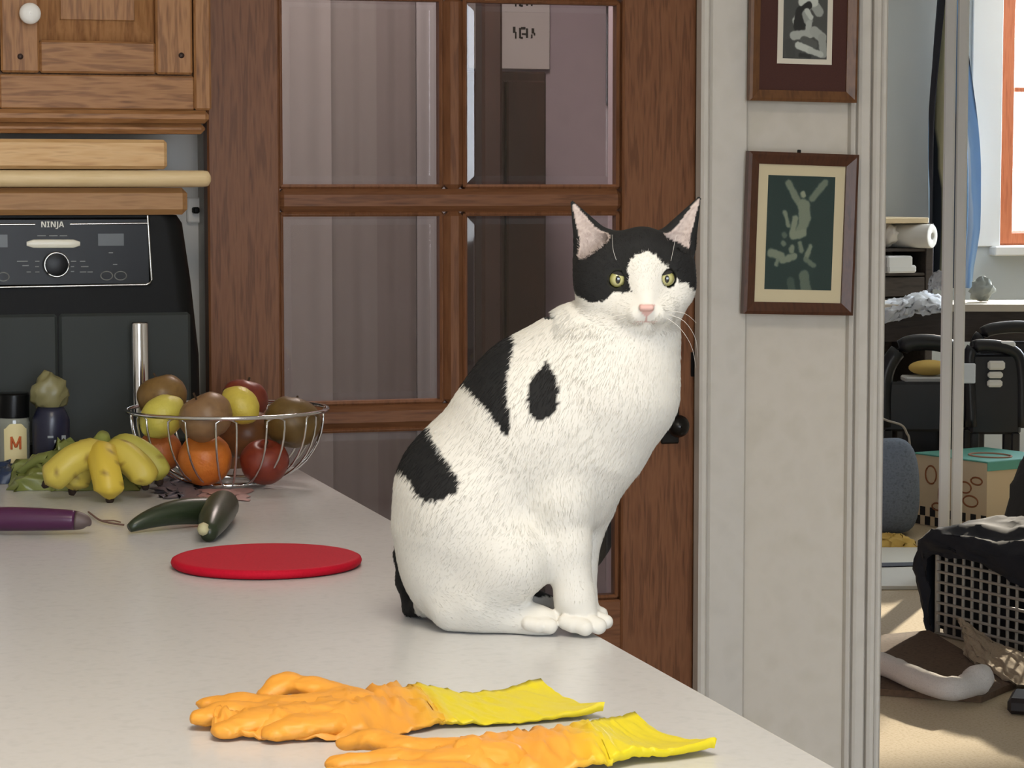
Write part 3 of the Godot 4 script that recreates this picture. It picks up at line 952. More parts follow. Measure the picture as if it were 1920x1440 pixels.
var bowl_c: Vector3
func build_fruit() -> void:
	bowl_c = at_y(428, 908, TOP)
	var c := bowl_c
	var R := 0.138
	var H := 0.104
	var t := thing("fruit_bowl", "chrome wire bowl full of fruit beside the bananas", "bowl", c)
	var m := Mb.new()
	var ring := []
	for k in 64: ring.append(c + Vector3(cos(TAU * k / 64) * R, H, sin(TAU * k / 64) * R))
	m.tube(ring, 0.0028, 8, true)
	part(t, m, "rim", M.chrome)
	m = Mb.new()
	ring = []
	for k in 40: ring.append(c + Vector3(cos(TAU * k / 40) * 0.052, 0.004, sin(TAU * k / 40) * 0.052))
	m.tube(ring, 0.0032, 8, true)
	part(t, m, "foot_ring", M.chrome)
	# hairpin wires: up from the foot, round below the rim and down again
	for k in 12:
		var a := TAU * (k + 0.35) / 12
		var pth := []
		for s in 23:
			var f := s / 22.0
			var e := 1.0 - absf(f * 2.0 - 1.0)            # 0 at the feet, 1 at the bend
			var e2 := clampf(e * 1.28, 0.0, 1.0)
			var rr := lerpf(0.052, R - 0.006, pow(sin(e2 * PI * 0.5), 0.85))
			var hh := 0.005 + (H - 0.012) * pow(e2, 1.5)
			var w := 0.105 * (1.0 if f > 0.5 else -1.0)
			if e > 0.78: w = 0.105 * sin((f - 0.5) / 0.11 * PI * 0.5)
			pth.append(c + Vector3(cos(a + w) * rr, hh + (0.006 * (1.0 - pow(w / 0.105, 2)) if e > 0.78 else 0.0), sin(a + w) * rr))
		m = Mb.new()
		m.tube(pth, 0.0016, 6)
		part(t, m, "wire", M.chrome)
	# fruit: kind, px, py, radius px, depth offset from the bowl centre, colours
	var stem := plain(sc(60, 44, 26), 0.8)
	var fruits := [
		["orange", 384, 861, 51.4, -0.053, [sc(200, 106, 36), sc(216, 126, 50), sc(208, 116, 42)], "bright orange at the front of the wire bowl"],
		["orange", 300, 846, 42.0, -0.022, [sc(176, 96, 44), sc(192, 112, 54), sc(184, 104, 48)], "duller orange low in the wire bowl beside the bananas"],
		["russet_apple", 304, 744, 46.4, 0.028, [sc(104, 78, 40), sc(132, 102, 56), sc(118, 90, 48)], "brown russet apple heaped highest against the air fryer"],
		["lemon", 304, 781, 41.3, -0.051, [sc(196, 184, 74), sc(212, 200, 92), sc(204, 192, 80)], "pale yellow lemon at the rim of the wire bowl near the air fryer"],
		["russet_apple", 386, 782, 50.5, -0.094, [sc(122, 92, 62), sc(144, 112, 78), sc(132, 100, 70)], "grey brown russet apple between the two yellow lemons"],
		["lemon", 450, 760, 36.1, -0.043, [sc(196, 178, 70), sc(216, 196, 84), sc(206, 186, 76)], "yellow lemon lying against the red apple"],
		["apple", 458, 750, 43.9, 0.086, [sc(104, 34, 28), sc(130, 58, 36), sc(112, 42, 30)], "red apple at the back of the bowl behind the yellow lemon"],
		["olive_apple", 548, 792, 52.5, -0.021, [sc(86, 66, 32), sc(112, 88, 46), sc(98, 76, 38)], "dark olive apple at the rim of the bowl beside the door"],
		["brown_apple", 462, 815, 53.3, 0.028, [sc(96, 60, 34), sc(128, 84, 48), sc(110, 70, 40)], "brown apple behind the wires in the middle of the bowl"],
		["apple", 496, 866, 45.6, -0.052, [sc(108, 34, 26), sc(134, 56, 36), sc(118, 42, 30)], "dark red apple low in the bowl behind the wires"],
	]
	var i := 0
	for q in fruits:
		var d: float = (c - EYE).dot(fwd_h) + q[4]
		var p := at_d(q[1], q[2], d)
		var r: float = q[3] / FOCAL * d
		var o := thing(q[0], q[6], "fruit", p - Vector3(0, r, 0), 0.0, "fruit in the wire bowl")
		var pr := apple_prof
		if q[0] == "orange": pr = round_prof
		elif q[0] == "lemon": pr = lemon_prof
		var b := ball(r, pr, 30, 22, 0.05, 3 + i)
		var tilt := Basis.from_euler(Vector3(0.25 + 0.2 * sin(i * 2.1), i * 1.3, 0.3 * cos(i * 1.7)))
		if q[0] == "lemon": tilt = Basis.from_euler(Vector3(0.2, 0.3 + i, 0.9))
		var tex := noise_image(128, 0.035, 4, 60 + i, q[5])
		var mt := tri_mat(tex, Vector3(9, 9, 9), 0.42)
		if q[0] == "orange" or q[0] == "lemon":
			bumpy(mt, M.peel, 0.06)
			mt.heightmap_scale = 0.06
		var bo := own(o, b, "flesh", mt, Vector3(0, r, 0))
		bo.basis = tilt
		m = Mb.new()
		if q[0] == "orange" or q[0] == "lemon":
			m.lathe([Vector2(0.004, 0.0), Vector2(0.0035, 0.0012), Vector2(0.0003, 0.0015)], 10, Vector3(0, r * (0.965 if q[0] == "orange" else 1.2), 0))
			own(bo, m, "stem_button", stem)
		else:
			m.tube([Vector3(0, r * 0.6, 0), Vector3(0.001, r * 0.8, 0), Vector3(0.004, r * 1.02, 0.001)], 0.0016, 6)
			own(bo, m, "stem", stem)
		i += 1

func build_bananas() -> void:
	var c := at_y(205, 932, TOP)
	var t := thing("banana_bunch", "bunch of ripe yellow bananas with dark tips beside the fruit bowl", "bananas", c)
	var d0 := (c - EYE).dot(fwd_h)
	var crown := at_d(190, 836, d0 + 0.02)
	# each banana: points px, py, depth offset
	var list := [
		[[188, 838, 0.015], [178, 848, -0.01], [140, 862, -0.03], [108, 888, -0.035], [88, 906, -0.03]],
		[[192, 838, 0.01], [192, 852, -0.025], [198, 880, -0.05], [205, 912, -0.06], [206, 938, -0.058]],
		[[200, 838, 0.015], [224, 848, -0.01], [252, 870, -0.02], [268, 890, -0.025], [272, 908, -0.022]],
		[[200, 836, 0.03], [236, 838, 0.02], [272, 856, 0.015], [292, 880, 0.01], [298, 900, 0.01]],
		[[188, 838, 0.02], [166, 848, 0.005], [150, 876, -0.005], [140, 900, -0.005], [136, 918, -0.005]],
	]
	var cols := [lin(208, 188, 84), lin(214, 186, 68), lin(204, 184, 78), lin(176, 168, 74), lin(202, 182, 82)]
	var mt := plain(Color(1, 1, 1), 0.45, 0.0, true)
	for k in list.size():
		var pp := []
		for q in list[k]: pp.append(at_d(q[0], q[1], d0 + q[2]))
		var pth := smooth_path(pp, 22)
		var rad := []
		var pts := []
		var cc := []
		for s in 22:
			var f := s / 21.0
			rad.append(0.0195 * (smoothstep(0.0, 0.28, f) * 0.72 + 0.28) * (1.0 - 0.72 * smoothstep(0.80, 1.0, f)))
			pth[s].y = maxf(pth[s].y, TOP + rad[s] * 0.9 + 0.001)
		var prev := Vector3.ZERO
		for s in 22:
			var tg: Vector3 = (pth[mini(s + 1, 21)] - pth[maxi(s - 1, 0)]).normalized()
			var side := tg.cross(Vector3.UP).normalized() if prev == Vector3.ZERO else (prev - tg * prev.dot(tg)).normalized()
			prev = side
			var nn := side.cross(tg)
			var f := s / 21.0
			for j in 15:
				var a := TAU * j / 15
				var rr: float = rad[s] * (1.0 + 0.07 * cos(a * 5.0))
				pts.append(pth[s] + (side * cos(a) + nn * sin(a)) * rr)
				var col: Color = cols[k]
				col = col.lerp(lin(140, 150, 60), 0.6 * (1.0 - smoothstep(0.0, 0.25, f)))
				if noise.get_noise_3dv(pts[-1] * 90.0) > 0.42: col = col.lerp(lin(110, 74, 34), 0.7)
				cc.append(col)
		var m := Mb.new()
		m.grid(pts, cc, 22, 15, false, true)
		var b := part(t, m, "banana", mt)
		m = Mb.new()
		var e: Vector3 = pth[21]
		var dirn: Vector3 = (pth[21] - pth[19]).normalized()
		m.tube([e - dirn * 0.002, e + dirn * 0.003, e + dirn * 0.0075], [0.0062, 0.0056, 0.0035], 10)
		part(b, m, "tip", plain(sc(44, 28, 18), 0.8), "dark brown tip")
	var m2 := Mb.new()
	m2.tube([crown + Vector3(0, -0.012, -0.004), crown + Vector3(0.0, 0.004, 0.0), crown + Vector3(0.002, 0.016, 0.01)], [0.018, 0.014, 0.008], 12)
	part(t, m2, "crown", plain(sc(132, 138, 62), 0.7))

# crumpled sheet lying on the worktop
func crumple(a: Vector3, b: Vector3, c: Vector3, d: Vector3, height: float, sd: int, nu := 26, nv := 22) -> Mb:
	var m := Mb.new()
	noise.seed = sd
	noise.frequency = 1.0
	for layer in 2:
		var pts := []
		for i in nu:
			for j in nv:
				var u := float(i) / (nu - 1)
				var v := float(j) / (nv - 1)
				var p := a.lerp(b, u).lerp(d.lerp(c, u), v)
				var edge := pow(sin(PI * u), 0.5) * pow(sin(PI * v), 0.5)
				var w := 0.5 + 0.5 * noise.get_noise_2d(u * 3.4 + sd, v * 3.4)
				var w2 := absf(noise.get_noise_2d(u * 9.0, v * 9.0 + sd))
				p += Vector3(noise.get_noise_2d(u * 4.0, v * 4.0 + 40.0), 0, noise.get_noise_2d(u * 4.0 + 80.0, v * 4.0)) * a.distance_to(c) * 0.12
				p.y += height * edge * (0.35 + 0.75 * w) * (1.0 - 0.5 * w2) + 0.0012 - layer * 0.0008
				pts.append(p)
		m.grid(pts, [], nu, nv)
	return m

func build_worktop_things() -> void:
	# jar with a cream label
	var c := at_y(27, 893, TOP)
	var d := (c - EYE).dot(fwd_h)
	var s := d / FOCAL
	var t := thing("spice_jar", "small glass jar with a black lid and a cream label", "jar", c)
	var r := 30.0 * s
	var jh := 118.0 * s
	var m := Mb.new()
	m.lathe([Vector2(0.001, 0.001), Vector2(r * 0.93, 0.001), Vector2(r, 0.005), Vector2(r, jh * 0.86), Vector2(r * 0.86, jh), Vector2(r * 0.84, jh)], 32)
	var jg := plain(Color(0.75, 0.76, 0.7, 0.45), 0.06)
	jg.transparency = BaseMaterial3D.TRANSPARENCY_ALPHA
	own(t, m, "glass", jg)
	m = Mb.new()
	m.lathe([Vector2(0.001, 0.004), Vector2(r * 0.9, 0.004), Vector2(r * 0.9, jh * 0.8), Vector2(0.001, jh * 0.8)], 28)
	own(t, m, "contents", plain(sc(58, 50, 40), 0.8))
	m = Mb.new()
	m.lathe([Vector2(r * 0.98, jh * 0.95), Vector2(r * 1.0, jh * 0.97), Vector2(r * 1.0, jh + 36 * s), Vector2(r * 0.95, jh + 40 * s), Vector2(0.001, jh + 40 * s)], 32)
	own(t, m, "lid", M.black_gloss, Vector3.ZERO, "black lid")
	m = Mb.new()
	var pts := []
	var face_a := atan2((EYE - c).z, (EYE - c).x)
	for i in 17:
		var f := i / 16.0
		var a := face_a + 0.62 - 1.5 * f
		var top := 92.0 + 10.0 * smoothstep(0.0, 0.3, f) * smoothstep(1.0, 0.7, f)
		for j in 2:
			var rr := r + 0.0006
			pts.append(Vector3(cos(a) * rr, lerpf(28.0, top, j) * s, sin(a) * rr))
	m.grid(pts, [], 17, 2)
	var lb := own(t, m, "paper_label", plain(sc(226, 212, 160), 0.7))
	m = Mb.new()
	var ltr := [[-8, 54, -8, 78], [-8, 78, 0, 58], [0, 58, 8, 78], [8, 78, 8, 54]]
	for q in ltr:
		var pp := []
		for k in 5:
			var f := k / 4.0
			var a := face_a - 0.12 + lerpf(q[0], q[2], f) / 30.0 * -1.0
			pp.append(Vector3(cos(a) * (r + 0.001), lerpf(q[1], q[3], f) * s, sin(a) * (r + 0.001)))
		m.tube(pp, 0.0017, 5)
	own(lb, m, "letter_m", plain(sc(190, 92, 40), 0.7))
	# dark blue container under an olive cover
	c = at_y(97, 893, TOP)
	d = (c - EYE).dot(fwd_h)
	s = d / FOCAL
	t = thing("blue_container", "dark blue container topped with a crumpled olive plastic cover", "container", c)
	r = 35.0 * s
	m = Mb.new()
	m.lathe([Vector2(0.001, 0.001), Vector2(r, 0.001), Vector2(r, 108 * s), Vector2(r * 0.8, 124 * s), Vector2(r * 0.7, 132 * s), Vector2(0.001, 132 * s)], 28)
	own(t, m, "body", plain(sc(36, 38, 58), 0.3))
	m = Mb.new()
	for q in [[0.9, 66, 72], [0.55, 80, 76], [1.25, 60, 80]]:
		var a: float = face_a - q[0] + 0.6
		m.span(Vector3(cos(a) * r, q[1] * s, sin(a) * r) - Vector3(0.004, 0, 0.001), Vector3(cos(a) * r, q[2] * s, sin(a) * r) + Vector3(0.004, 0, 0.001), 0.0)
	own(t, m, "print_marks", plain(sc(150, 156, 160), 0.6))
	m = Mb.new()
	pts = []
	noise.seed = 77
	noise.frequency = 1.0
	for i in 24:
		for j in 14:
			var u := PI * j / 13.0
			var a := TAU * i / 24
			var p := Vector3(sin(u) * cos(a) * 37.0 * s, cos(u) * 40.0 * s, sin(u) * sin(a) * 32.0 * s)
			p *= 0.92 + 0.34 * noise.get_noise_3dv(p * 55.0)
			pts.append(p + Vector3(-1 * s, 158 * s, 0))
	m.grid(pts, [], 24, 14, true, false)
	own(t, m, "plastic_cover", plain(sc(130, 124, 84), 0.4), Vector3.ZERO, "crumpled olive plastic")
	# green bag behind the bananas and a blue bag by the jar
	m = crumple(at_y(20, 903, TOP), at_y(256, 901, TOP), at_y(262, 920, TOP), at_y(30, 922, TOP), 0.075, 11)
	var film := plain(sc(126, 134, 70), 0.3)
	single("green_bag", m, film, "crumpled green plastic bag behind the bananas", "plastic bag")
	m = crumple(at_y(-30, 894, TOP), at_y(94, 894, TOP), at_y(92, 908, TOP), at_y(-35, 908, TOP), 0.034, 12)
	single("blue_bag", m, plain(sc(46, 62, 92), 0.35), "crumpled dark blue plastic bag in front of the jar", "plastic bag")
	m = crumple(at_y(296, 900, TOP), at_y(372, 902, TOP), at_y(362, 936, TOP), at_y(300, 934, TOP), 0.012, 13, 18, 14)
	single("shadow_grey_wrapper", m, plain(sc(112, 106, 116), 0.35), "small crumpled wrapper between bananas and bowl, coloured grey lilac with their shadow", "wrapper")  # wrapper tinted grey to take in the shadow of the bananas
	m = crumple(at_y(370, 918, TOP), at_y(470, 918, TOP), at_y(460, 940, TOP), at_y(372, 942, TOP), 0.004, 14, 14, 10)
	single("pink_patch", m, plain(sc(196, 158, 156), 0.4), "flat pale pink patch under the edge of the bowl", "wrapper")  # thin pale pink patch by the foot of the bowl
	# dry twig
	m = Mb.new()
	m.tube(smooth_path([at_y(166, 960, TOP + 0.004), at_y(185, 974, TOP + 0.003), at_y(205, 980, TOP + 0.003), at_y(232, 984, TOP + 0.003)], 10), 0.0013, 5)
	m.tube([at_y(190, 976, TOP + 0.003), at_y(214, 976, TOP + 0.004), at_y(226, 979, TOP + 0.003)], 0.001, 5)
	single("dry_stalk", m, plain(sc(120, 92, 80), 0.8), "thin dry stalk lying between the aubergine and courgette", "stalk")
	# aubergine
	t = thing("aubergine", "purple aubergine with a grey end lying on the worktop", "aubergine", at_y(80, 1002, TOP))
	m = Mb.new()
	var pth := []
	var rad := []
	var base := [[-60, 982, 20], [-20, 980, 22], [20, 980, 23], [70, 983, 22], [125, 987, 20], [150, 988, 17], [164, 988, 11], [170, 987, 2]]
	var A := []
	for q in base: A.append(Vector3(q[0], q[1] + q[2] * 1.0, q[2]))
	for k in 30:
		var q: Vector3 = catmull(A, k / 29.0)
		var g := at_y(q.x, q.y, TOP)
		var rr := q.z / FOCAL * (g - EYE).dot(fwd_h)
		var g2 := at_y(q.x, 1003, TOP)
		pth.append(g2 + Vector3(0, rr * 1.0 + 0.0008 + (0.024 - rr) * 0.4, 0))
		rad.append(rr)
	m.tube(pth.slice(0, 20), rad.slice(0, 20), 20)
	part(t, m, "skin", plain(sc(74, 30, 66), 0.28))
	m = Mb.new()
	m.tube(pth.slice(19), rad.slice(19), 20)
	part(t, m, "blossom_end", plain(sc(96, 82, 80), 0.5), "greyish end")
	m = Mb.new()
	for k in 5:
		var a := TAU * k / 5
		m.tube([pth[0] + Vector3(-0.012, 0, 0), pth[1] + Vector3(0, cos(a) * 0.017, sin(a) * 0.017), pth[3] + Vector3(0, cos(a) * 0.018, sin(a) * 0.018)], [0.008, 0.007, 0.001], 6)
	part(t, m, "calyx", plain(sc(40, 46, 30), 0.7))
	# courgettes
	var green := tri_mat(noise_image(128, 0.05, 3, 91, [sc(30, 40, 26), sc(46, 56, 36), sc(38, 48, 30)]), Vector3(4, 30, 30), 0.35)
	t = thing("courgette", "dark green courgette lying lengthwise behind the red disc", "courgette", at_y(310, 1003, TOP))
	m = Mb.new()
	pth = []
	rad = []
	var pa := at_y(243, 1000, TOP)
	var pb := at_y(392, 985, TOP)
	for k in 20:
		var f := k / 19.0
		var rr := 0.0165 * pow(sin(clampf(0.05 + f * 0.95, 0, 1) * PI * 0.5), 0.45)
		pth.append(pa.lerp(pb, f) + Vector3(0, rr + 0.0008 + 0.004 * sin(f * PI), 0))
		rad.append(rr)
	m.tube(pth, rad, 18)
	part(t, m, "skin", green)
	m = Mb.new()
	m.tube([pb + Vector3(-0.004, 0.018, 0), pb + Vector3(0.02, 0.019, -0.006)], [0.0165, 0.008], 12)
	part(t, m, "stem", plain(sc(70, 76, 46), 0.7))
	t = thing("courgette", "dark green courgette end-on with a pale cut tip", "courgette", at_y(400, 1015, TOP))
	m = Mb.new()
	pth = []
	rad = []
	pa = at_y(391, 1018, TOP)
	pb = at_y(424, 972, TOP)
	for k in 20:
		var f := k / 19.0
		var rr := lerpf(0.0165, 0.0225, f) * (1.0 - 0.45 * pow(1.0 - clampf(f * 3.0, 0, 1), 2)) * pow(1.0 - pow(f, 8.0) * 0.8, 0.5)
		pth.append(pa.lerp(pb, f) + Vector3(0, rr + 0.0008, 0))
		rad.append(rr)
	m.tube(pth, rad, 20)
	part(t, m, "skin", green)
	m = Mb.new()
	var dn: Vector3 = (pth[0] - pth[3]).normalized()
	var up2 := Vector3(-0.006, 0.006, 0)
	m.tube([pth[0] + up2 - dn * 0.004, pth[0] + up2 + dn * 0.005], [0.0075, 0.006], 8)
	part(t, m, "cut_stem", plain(sc(196, 190, 150), 0.7), "pale cut stem")
	# red disc
	var dc := at_y(500, 1061, TOP)
	d = (dc - EYE).dot(fwd_h)
	r = 180.0 / FOCAL * d
	m = Mb.new()
	m.lathe([Vector2(0.001, 0.0008), Vector2(r - 0.004, 0.0008), Vector2(r - 0.001, 0.003), Vector2(r, 0.006), Vector2(r - 0.001, 0.009), Vector2(r - 0.004, 0.0105), Vector2(r - 0.008, 0.0105), Vector2(r * 0.5, 0.0102), Vector2(0.001, 0.0102)], 72, dc)
	var rt := noise_image(128, 0.15, 3, 93, [sc(172, 16, 38), sc(192, 24, 48), sc(182, 20, 42)])
	var mat_red := bumpy(tri_mat(rt, Vector3(12, 12, 12), 0.6), rt, 0.03)
	mat_red.metallic_specular = 0.2
	single("round_mat", m, mat_red, "round flat red mat lying on the worktop behind the gloves", "mat")

# ---------------------------------------------------------------- rubber gloves
# flat tube: rows of [far px, far py, near px, near py, far height, middle height, near height, orange 0 .. yellow 1]
func glove_sheet(rows: Array, n_along: int, sd: int, wr := 0.0022) -> Mb:
	var m := Mb.new()
	noise.seed = sd
	noise.frequency = 1.0
	var F := []
	var N := []
	var Hh := []
	var T := []
	for q in rows:
		F.append(at_y(q[0], q[1], TOP)); N.append(at_y(q[2], q[3], TOP)); Hh.append(Vector3(q[4], q[5], q[6])); T.append(float(q[7]))
	var pts := []
	var cols := []
	var half := 18
	for k in n_along:
		var f := float(k) / (n_along - 1)
		var a: Vector3 = catmull(F, f)
		var b: Vector3 = catmull(N, f)
		var h: Vector3 = catmull(Hh, f)
		var tt: float = clampf(catmull(T, f), 0, 1)
		for j in half * 2:
			var top := j < half
			var v := float(j) / (half - 1) if top else 1.0 - float(j - half + 0.5) / half
			v = clampf(v, 0.0, 1.0)
			var hh := h.x * (1.0 - v) * (1.0 - 2.0 * v) + 4.0 * h.y * v * (1.0 - v) + h.z * v * (2.0 * v - 1.0)
			hh = maxf(hh, 0.0012)
			var ww := noise.get_noise_2d(f * 9.0 + sd * 7.0, v * 2.2) * wr * 2.2 + noise.get_noise_2d(f * 22.0, v * 5.0 + sd) * wr * 0.7
			var p := a.lerp(b, v)
			if top: p.y += maxf(hh + ww, 0.0016)
			else: p.y += clampf(hh * 0.45 + ww * 0.6, 0.0007, maxf(hh + ww - 0.0012, 0.0008))
			pts.append(p)
			cols.append(lin(230, 158, 58).lerp(lin(224, 206, 32), tt))
	m.grid(pts, cols, n_along, half * 2, false, true)
	return m
# the hand of a glove: flattened fingers that run together, with shallow creases
var GA := PackedVector3Array()
var GB := PackedVector3Array()
var GR := PackedVector2Array()
const GLOVE_FLAT := 0.5
func glove_sdf(p: Vector3) -> float:
	var q := Vector3(p.x, (p.y - TOP) / GLOVE_FLAT, p.z)
	var d := 1.0
	for i in GA.size():
		var ba := GB[i] - GA[i]
		var h := clampf((q - GA[i]).dot(ba) / ba.length_squared(), 0.0, 1.0)
		var e := (q - GA[i] - ba * h).length() - lerpf(GR[i].x, GR[i].y, h)
		var w := 0.0065 - absf(d - e)
		d = minf(d, e) - (w * w / 0.026 if w > 0.0 else 0.0)
	d += 0.0042 * absf(noise.get_noise_3dv(p * 46.0)) + 0.0016 * noise.get_noise_3dv(p * 24.0) - 0.0008
	return maxf(d * 0.75, TOP + 0.0008 - p.y)
func glove_hand(chains: Array, sd: int) -> Mb:
	GA.clear(); GB.clear(); GR.clear()
	noise.seed = sd
	noise.frequency = 1.0
	var lo := Vector3(9, 9, 9)
	var hi := -lo
	for ch in chains:
		for k in ch.size() - 1:
			var e := []
			for q in [ch[k], ch[k + 1]]:
				var g := at_y(q[0], q[1], TOP)
				e.append(Vector3(g.x, q[2] / GLOVE_FLAT, g.z))
				lo = lo.min(g - Vector3(1, 0, 1) * q[3]); hi = hi.max(g + Vector3(1, 0, 1) * q[3])
			GA.append(e[0]); GB.append(e[1]); GR.append(Vector2(ch[k][3], ch[k + 1][3]))
	var m := Mb.new()
	nets(glove_sdf, Vector3(lo.x - 0.006, TOP - 0.002, lo.z - 0.006), Vector3(hi.x + 0.006, TOP + 0.05, hi.z + 0.006), 0.0019, m, glove_tone)
	return m
func glove_tone(_p: Vector3) -> Color:
	return lin(230, 158, 58)

func build_gloves() -> void:
	var rub := plain(Color(1, 1, 1), 0.48, 0.0, true)
	rub.backlight = Color(0.12, 0.1, 0.04)
	var t := thing("rubber_glove", "orange and yellow rubber glove lying flat with its fingers by the red mat", "glove", at_y(740, 1360, TOP), 0.0, "rubber gloves on the worktop")
	var m := glove_sheet([
		[410, 1352, 396, 1384, 0.006, 0.015, 0.006, 0.0], [470, 1352, 450, 1390, 0.007, 0.016, 0.006, 0.0], [560, 1346, 560, 1393, 0.008, 0.018, 0.005, 0.0], [650, 1330, 670, 1390, 0.011, 0.021, 0.005, 0.0], [720, 1318, 760, 1380, 0.013, 0.017, 0.005, 0.0],
		[775, 1308, 835, 1367, 0.011, 0.012, 0.006, 0.35]], 60, 4, 0.0034)
	part(t, m, "palm", rub)
	m = glove_sheet([
		[768, 1308, 826, 1368, 0.0115, 0.0125, 0.0065, 0.35], [800, 1308, 868, 1366, 0.011, 0.010, 0.005, 1.0], [870, 1314, 945, 1363, 0.007, 0.007, 0.003, 1.0], [940, 1311, 1040, 1356, 0.009, 0.006, 0.005, 1.0], [1014, 1303, 1134, 1349, 0.014, 0.005, 0.014, 1.0]], 44, 5, 0.0012)
	part(t, m, "cuff", rub, "yellow cuff")
	part(t, glove_hand([
		[[640, 1366, 0.009, 0.024], [500, 1373, 0.009, 0.020]],
		[[660, 1346, 0.010, 0.024], [540, 1353, 0.010, 0.020]],
		[[540, 1350, 0.010, 0.016], [450, 1344, 0.011, 0.0140], [394, 1343, 0.010, 0.0115]],
		[[520, 1362, 0.009, 0.017], [430, 1361, 0.011, 0.0145], [384, 1367, 0.009, 0.0125]],
		[[540, 1376, 0.008, 0.017], [470, 1379, 0.009, 0.0145], [428, 1386, 0.007, 0.0125]],
		[[620, 1380, 0.008, 0.018], [560, 1385, 0.009, 0.0155], [518, 1391, 0.007, 0.0125]],
		[[650, 1338, 0.012, 0.018], [585, 1330, 0.018, 0.014], [535, 1324, 0.020, 0.0125], [508, 1331, 0.013, 0.0110]]], 61), "hand", rub)
	t = thing("rubber_glove", "orange and yellow rubber glove with a folded cuff, lying nearer the worktop edge", "glove", at_y(1100, 1430, TOP), 0.0, "rubber gloves on the worktop")
	m = glove_sheet([
		[740, 1444, 740, 1484, 0.006, 0.012, 0.006, 0.0], [800, 1436, 800, 1482, 0.008, 0.015, 0.006, 0.0], [870, 1424, 880, 1482, 0.013, 0.022, 0.006, 0.0], [960, 1408, 975, 1468, 0.013, 0.019, 0.006, 0.0], [1040, 1392, 1070, 1456, 0.011, 0.018, 0.006, 0.1],
		[1092, 1386, 1150, 1446, 0.012, 0.019, 0.009, 0.9]], 56, 8, 0.0030)
	part(t, m, "palm", rub)
	m = glove_sheet([
		[1088, 1386, 1144, 1446, 0.0125, 0.0195, 0.009, 0.9], [1112, 1382, 1195, 1436, 0.013, 0.012, 0.013, 1.0], [1148, 1374, 1255, 1430, 0.012, 0.005, 0.010, 1.0], [1190, 1366, 1344, 1418, 0.013, 0.004, 0.014, 1.0]], 36, 9, 0.001)
	part(t, m, "cuff", rub, "yellow cuff")
	part(t, glove_hand([
		[[920, 1448, 0.010, 0.026], [830, 1462, 0.010, 0.022]],
		[[860, 1440, 0.013, 0.017], [770, 1438, 0.013, 0.0140], [700, 1425, 0.015, 0.0125], [658, 1421, 0.011, 0.0105]],
		[[850, 1462, 0.010, 0.017], [740, 1453, 0.011, 0.0145], [642, 1456, 0.009, 0.0125]],
		[[850, 1478, 0.010, 0.017], [740, 1476, 0.010, 0.0145], [624, 1480, 0.009, 0.0125]],
		[[880, 1488, 0.009, 0.018], [780, 1494, 0.009, 0.0145], [692, 1500, 0.008, 0.0125]]], 62), "hand", rub)

# ================================================================ the cat
const CD := 2.30              # distance of the cat's middle plane
var cat_pos: Vector3
var PA := PackedVector3Array()
var PB := PackedVector3Array()
var PR := PackedVector2Array()
var PK := PackedFloat32Array()
var body_count := 0
var neck_y := 0.0
var ears := []                # [base, tip, r, inner base, inner tip, inner r]
var eye_at := []              # [centre, radius]

func catp(px: float, py: float, zcm: float) -> Vector3:       # photo direction + cat's own depth -> cat's own axes
	var w := at_d(px, py, CD - zcm * 0.01) - cat_pos
	return Vector3(w.dot(right_h), w.y, -w.dot(fwd_h))
func rm(rpx: float, zcm: float) -> float:
	return rpx / FOCAL * (CD - zcm * 0.01)
func bone(a: Array, b: Array, k := 0.02) -> void:
	PA.append(catp(a[0], a[1], a[2])); PB.append(catp(b[0], b[1], b[2]))
	PR.append(Vector2(rm(a[3], a[2]), rm(b[3], b[2]))); PK.append(k)

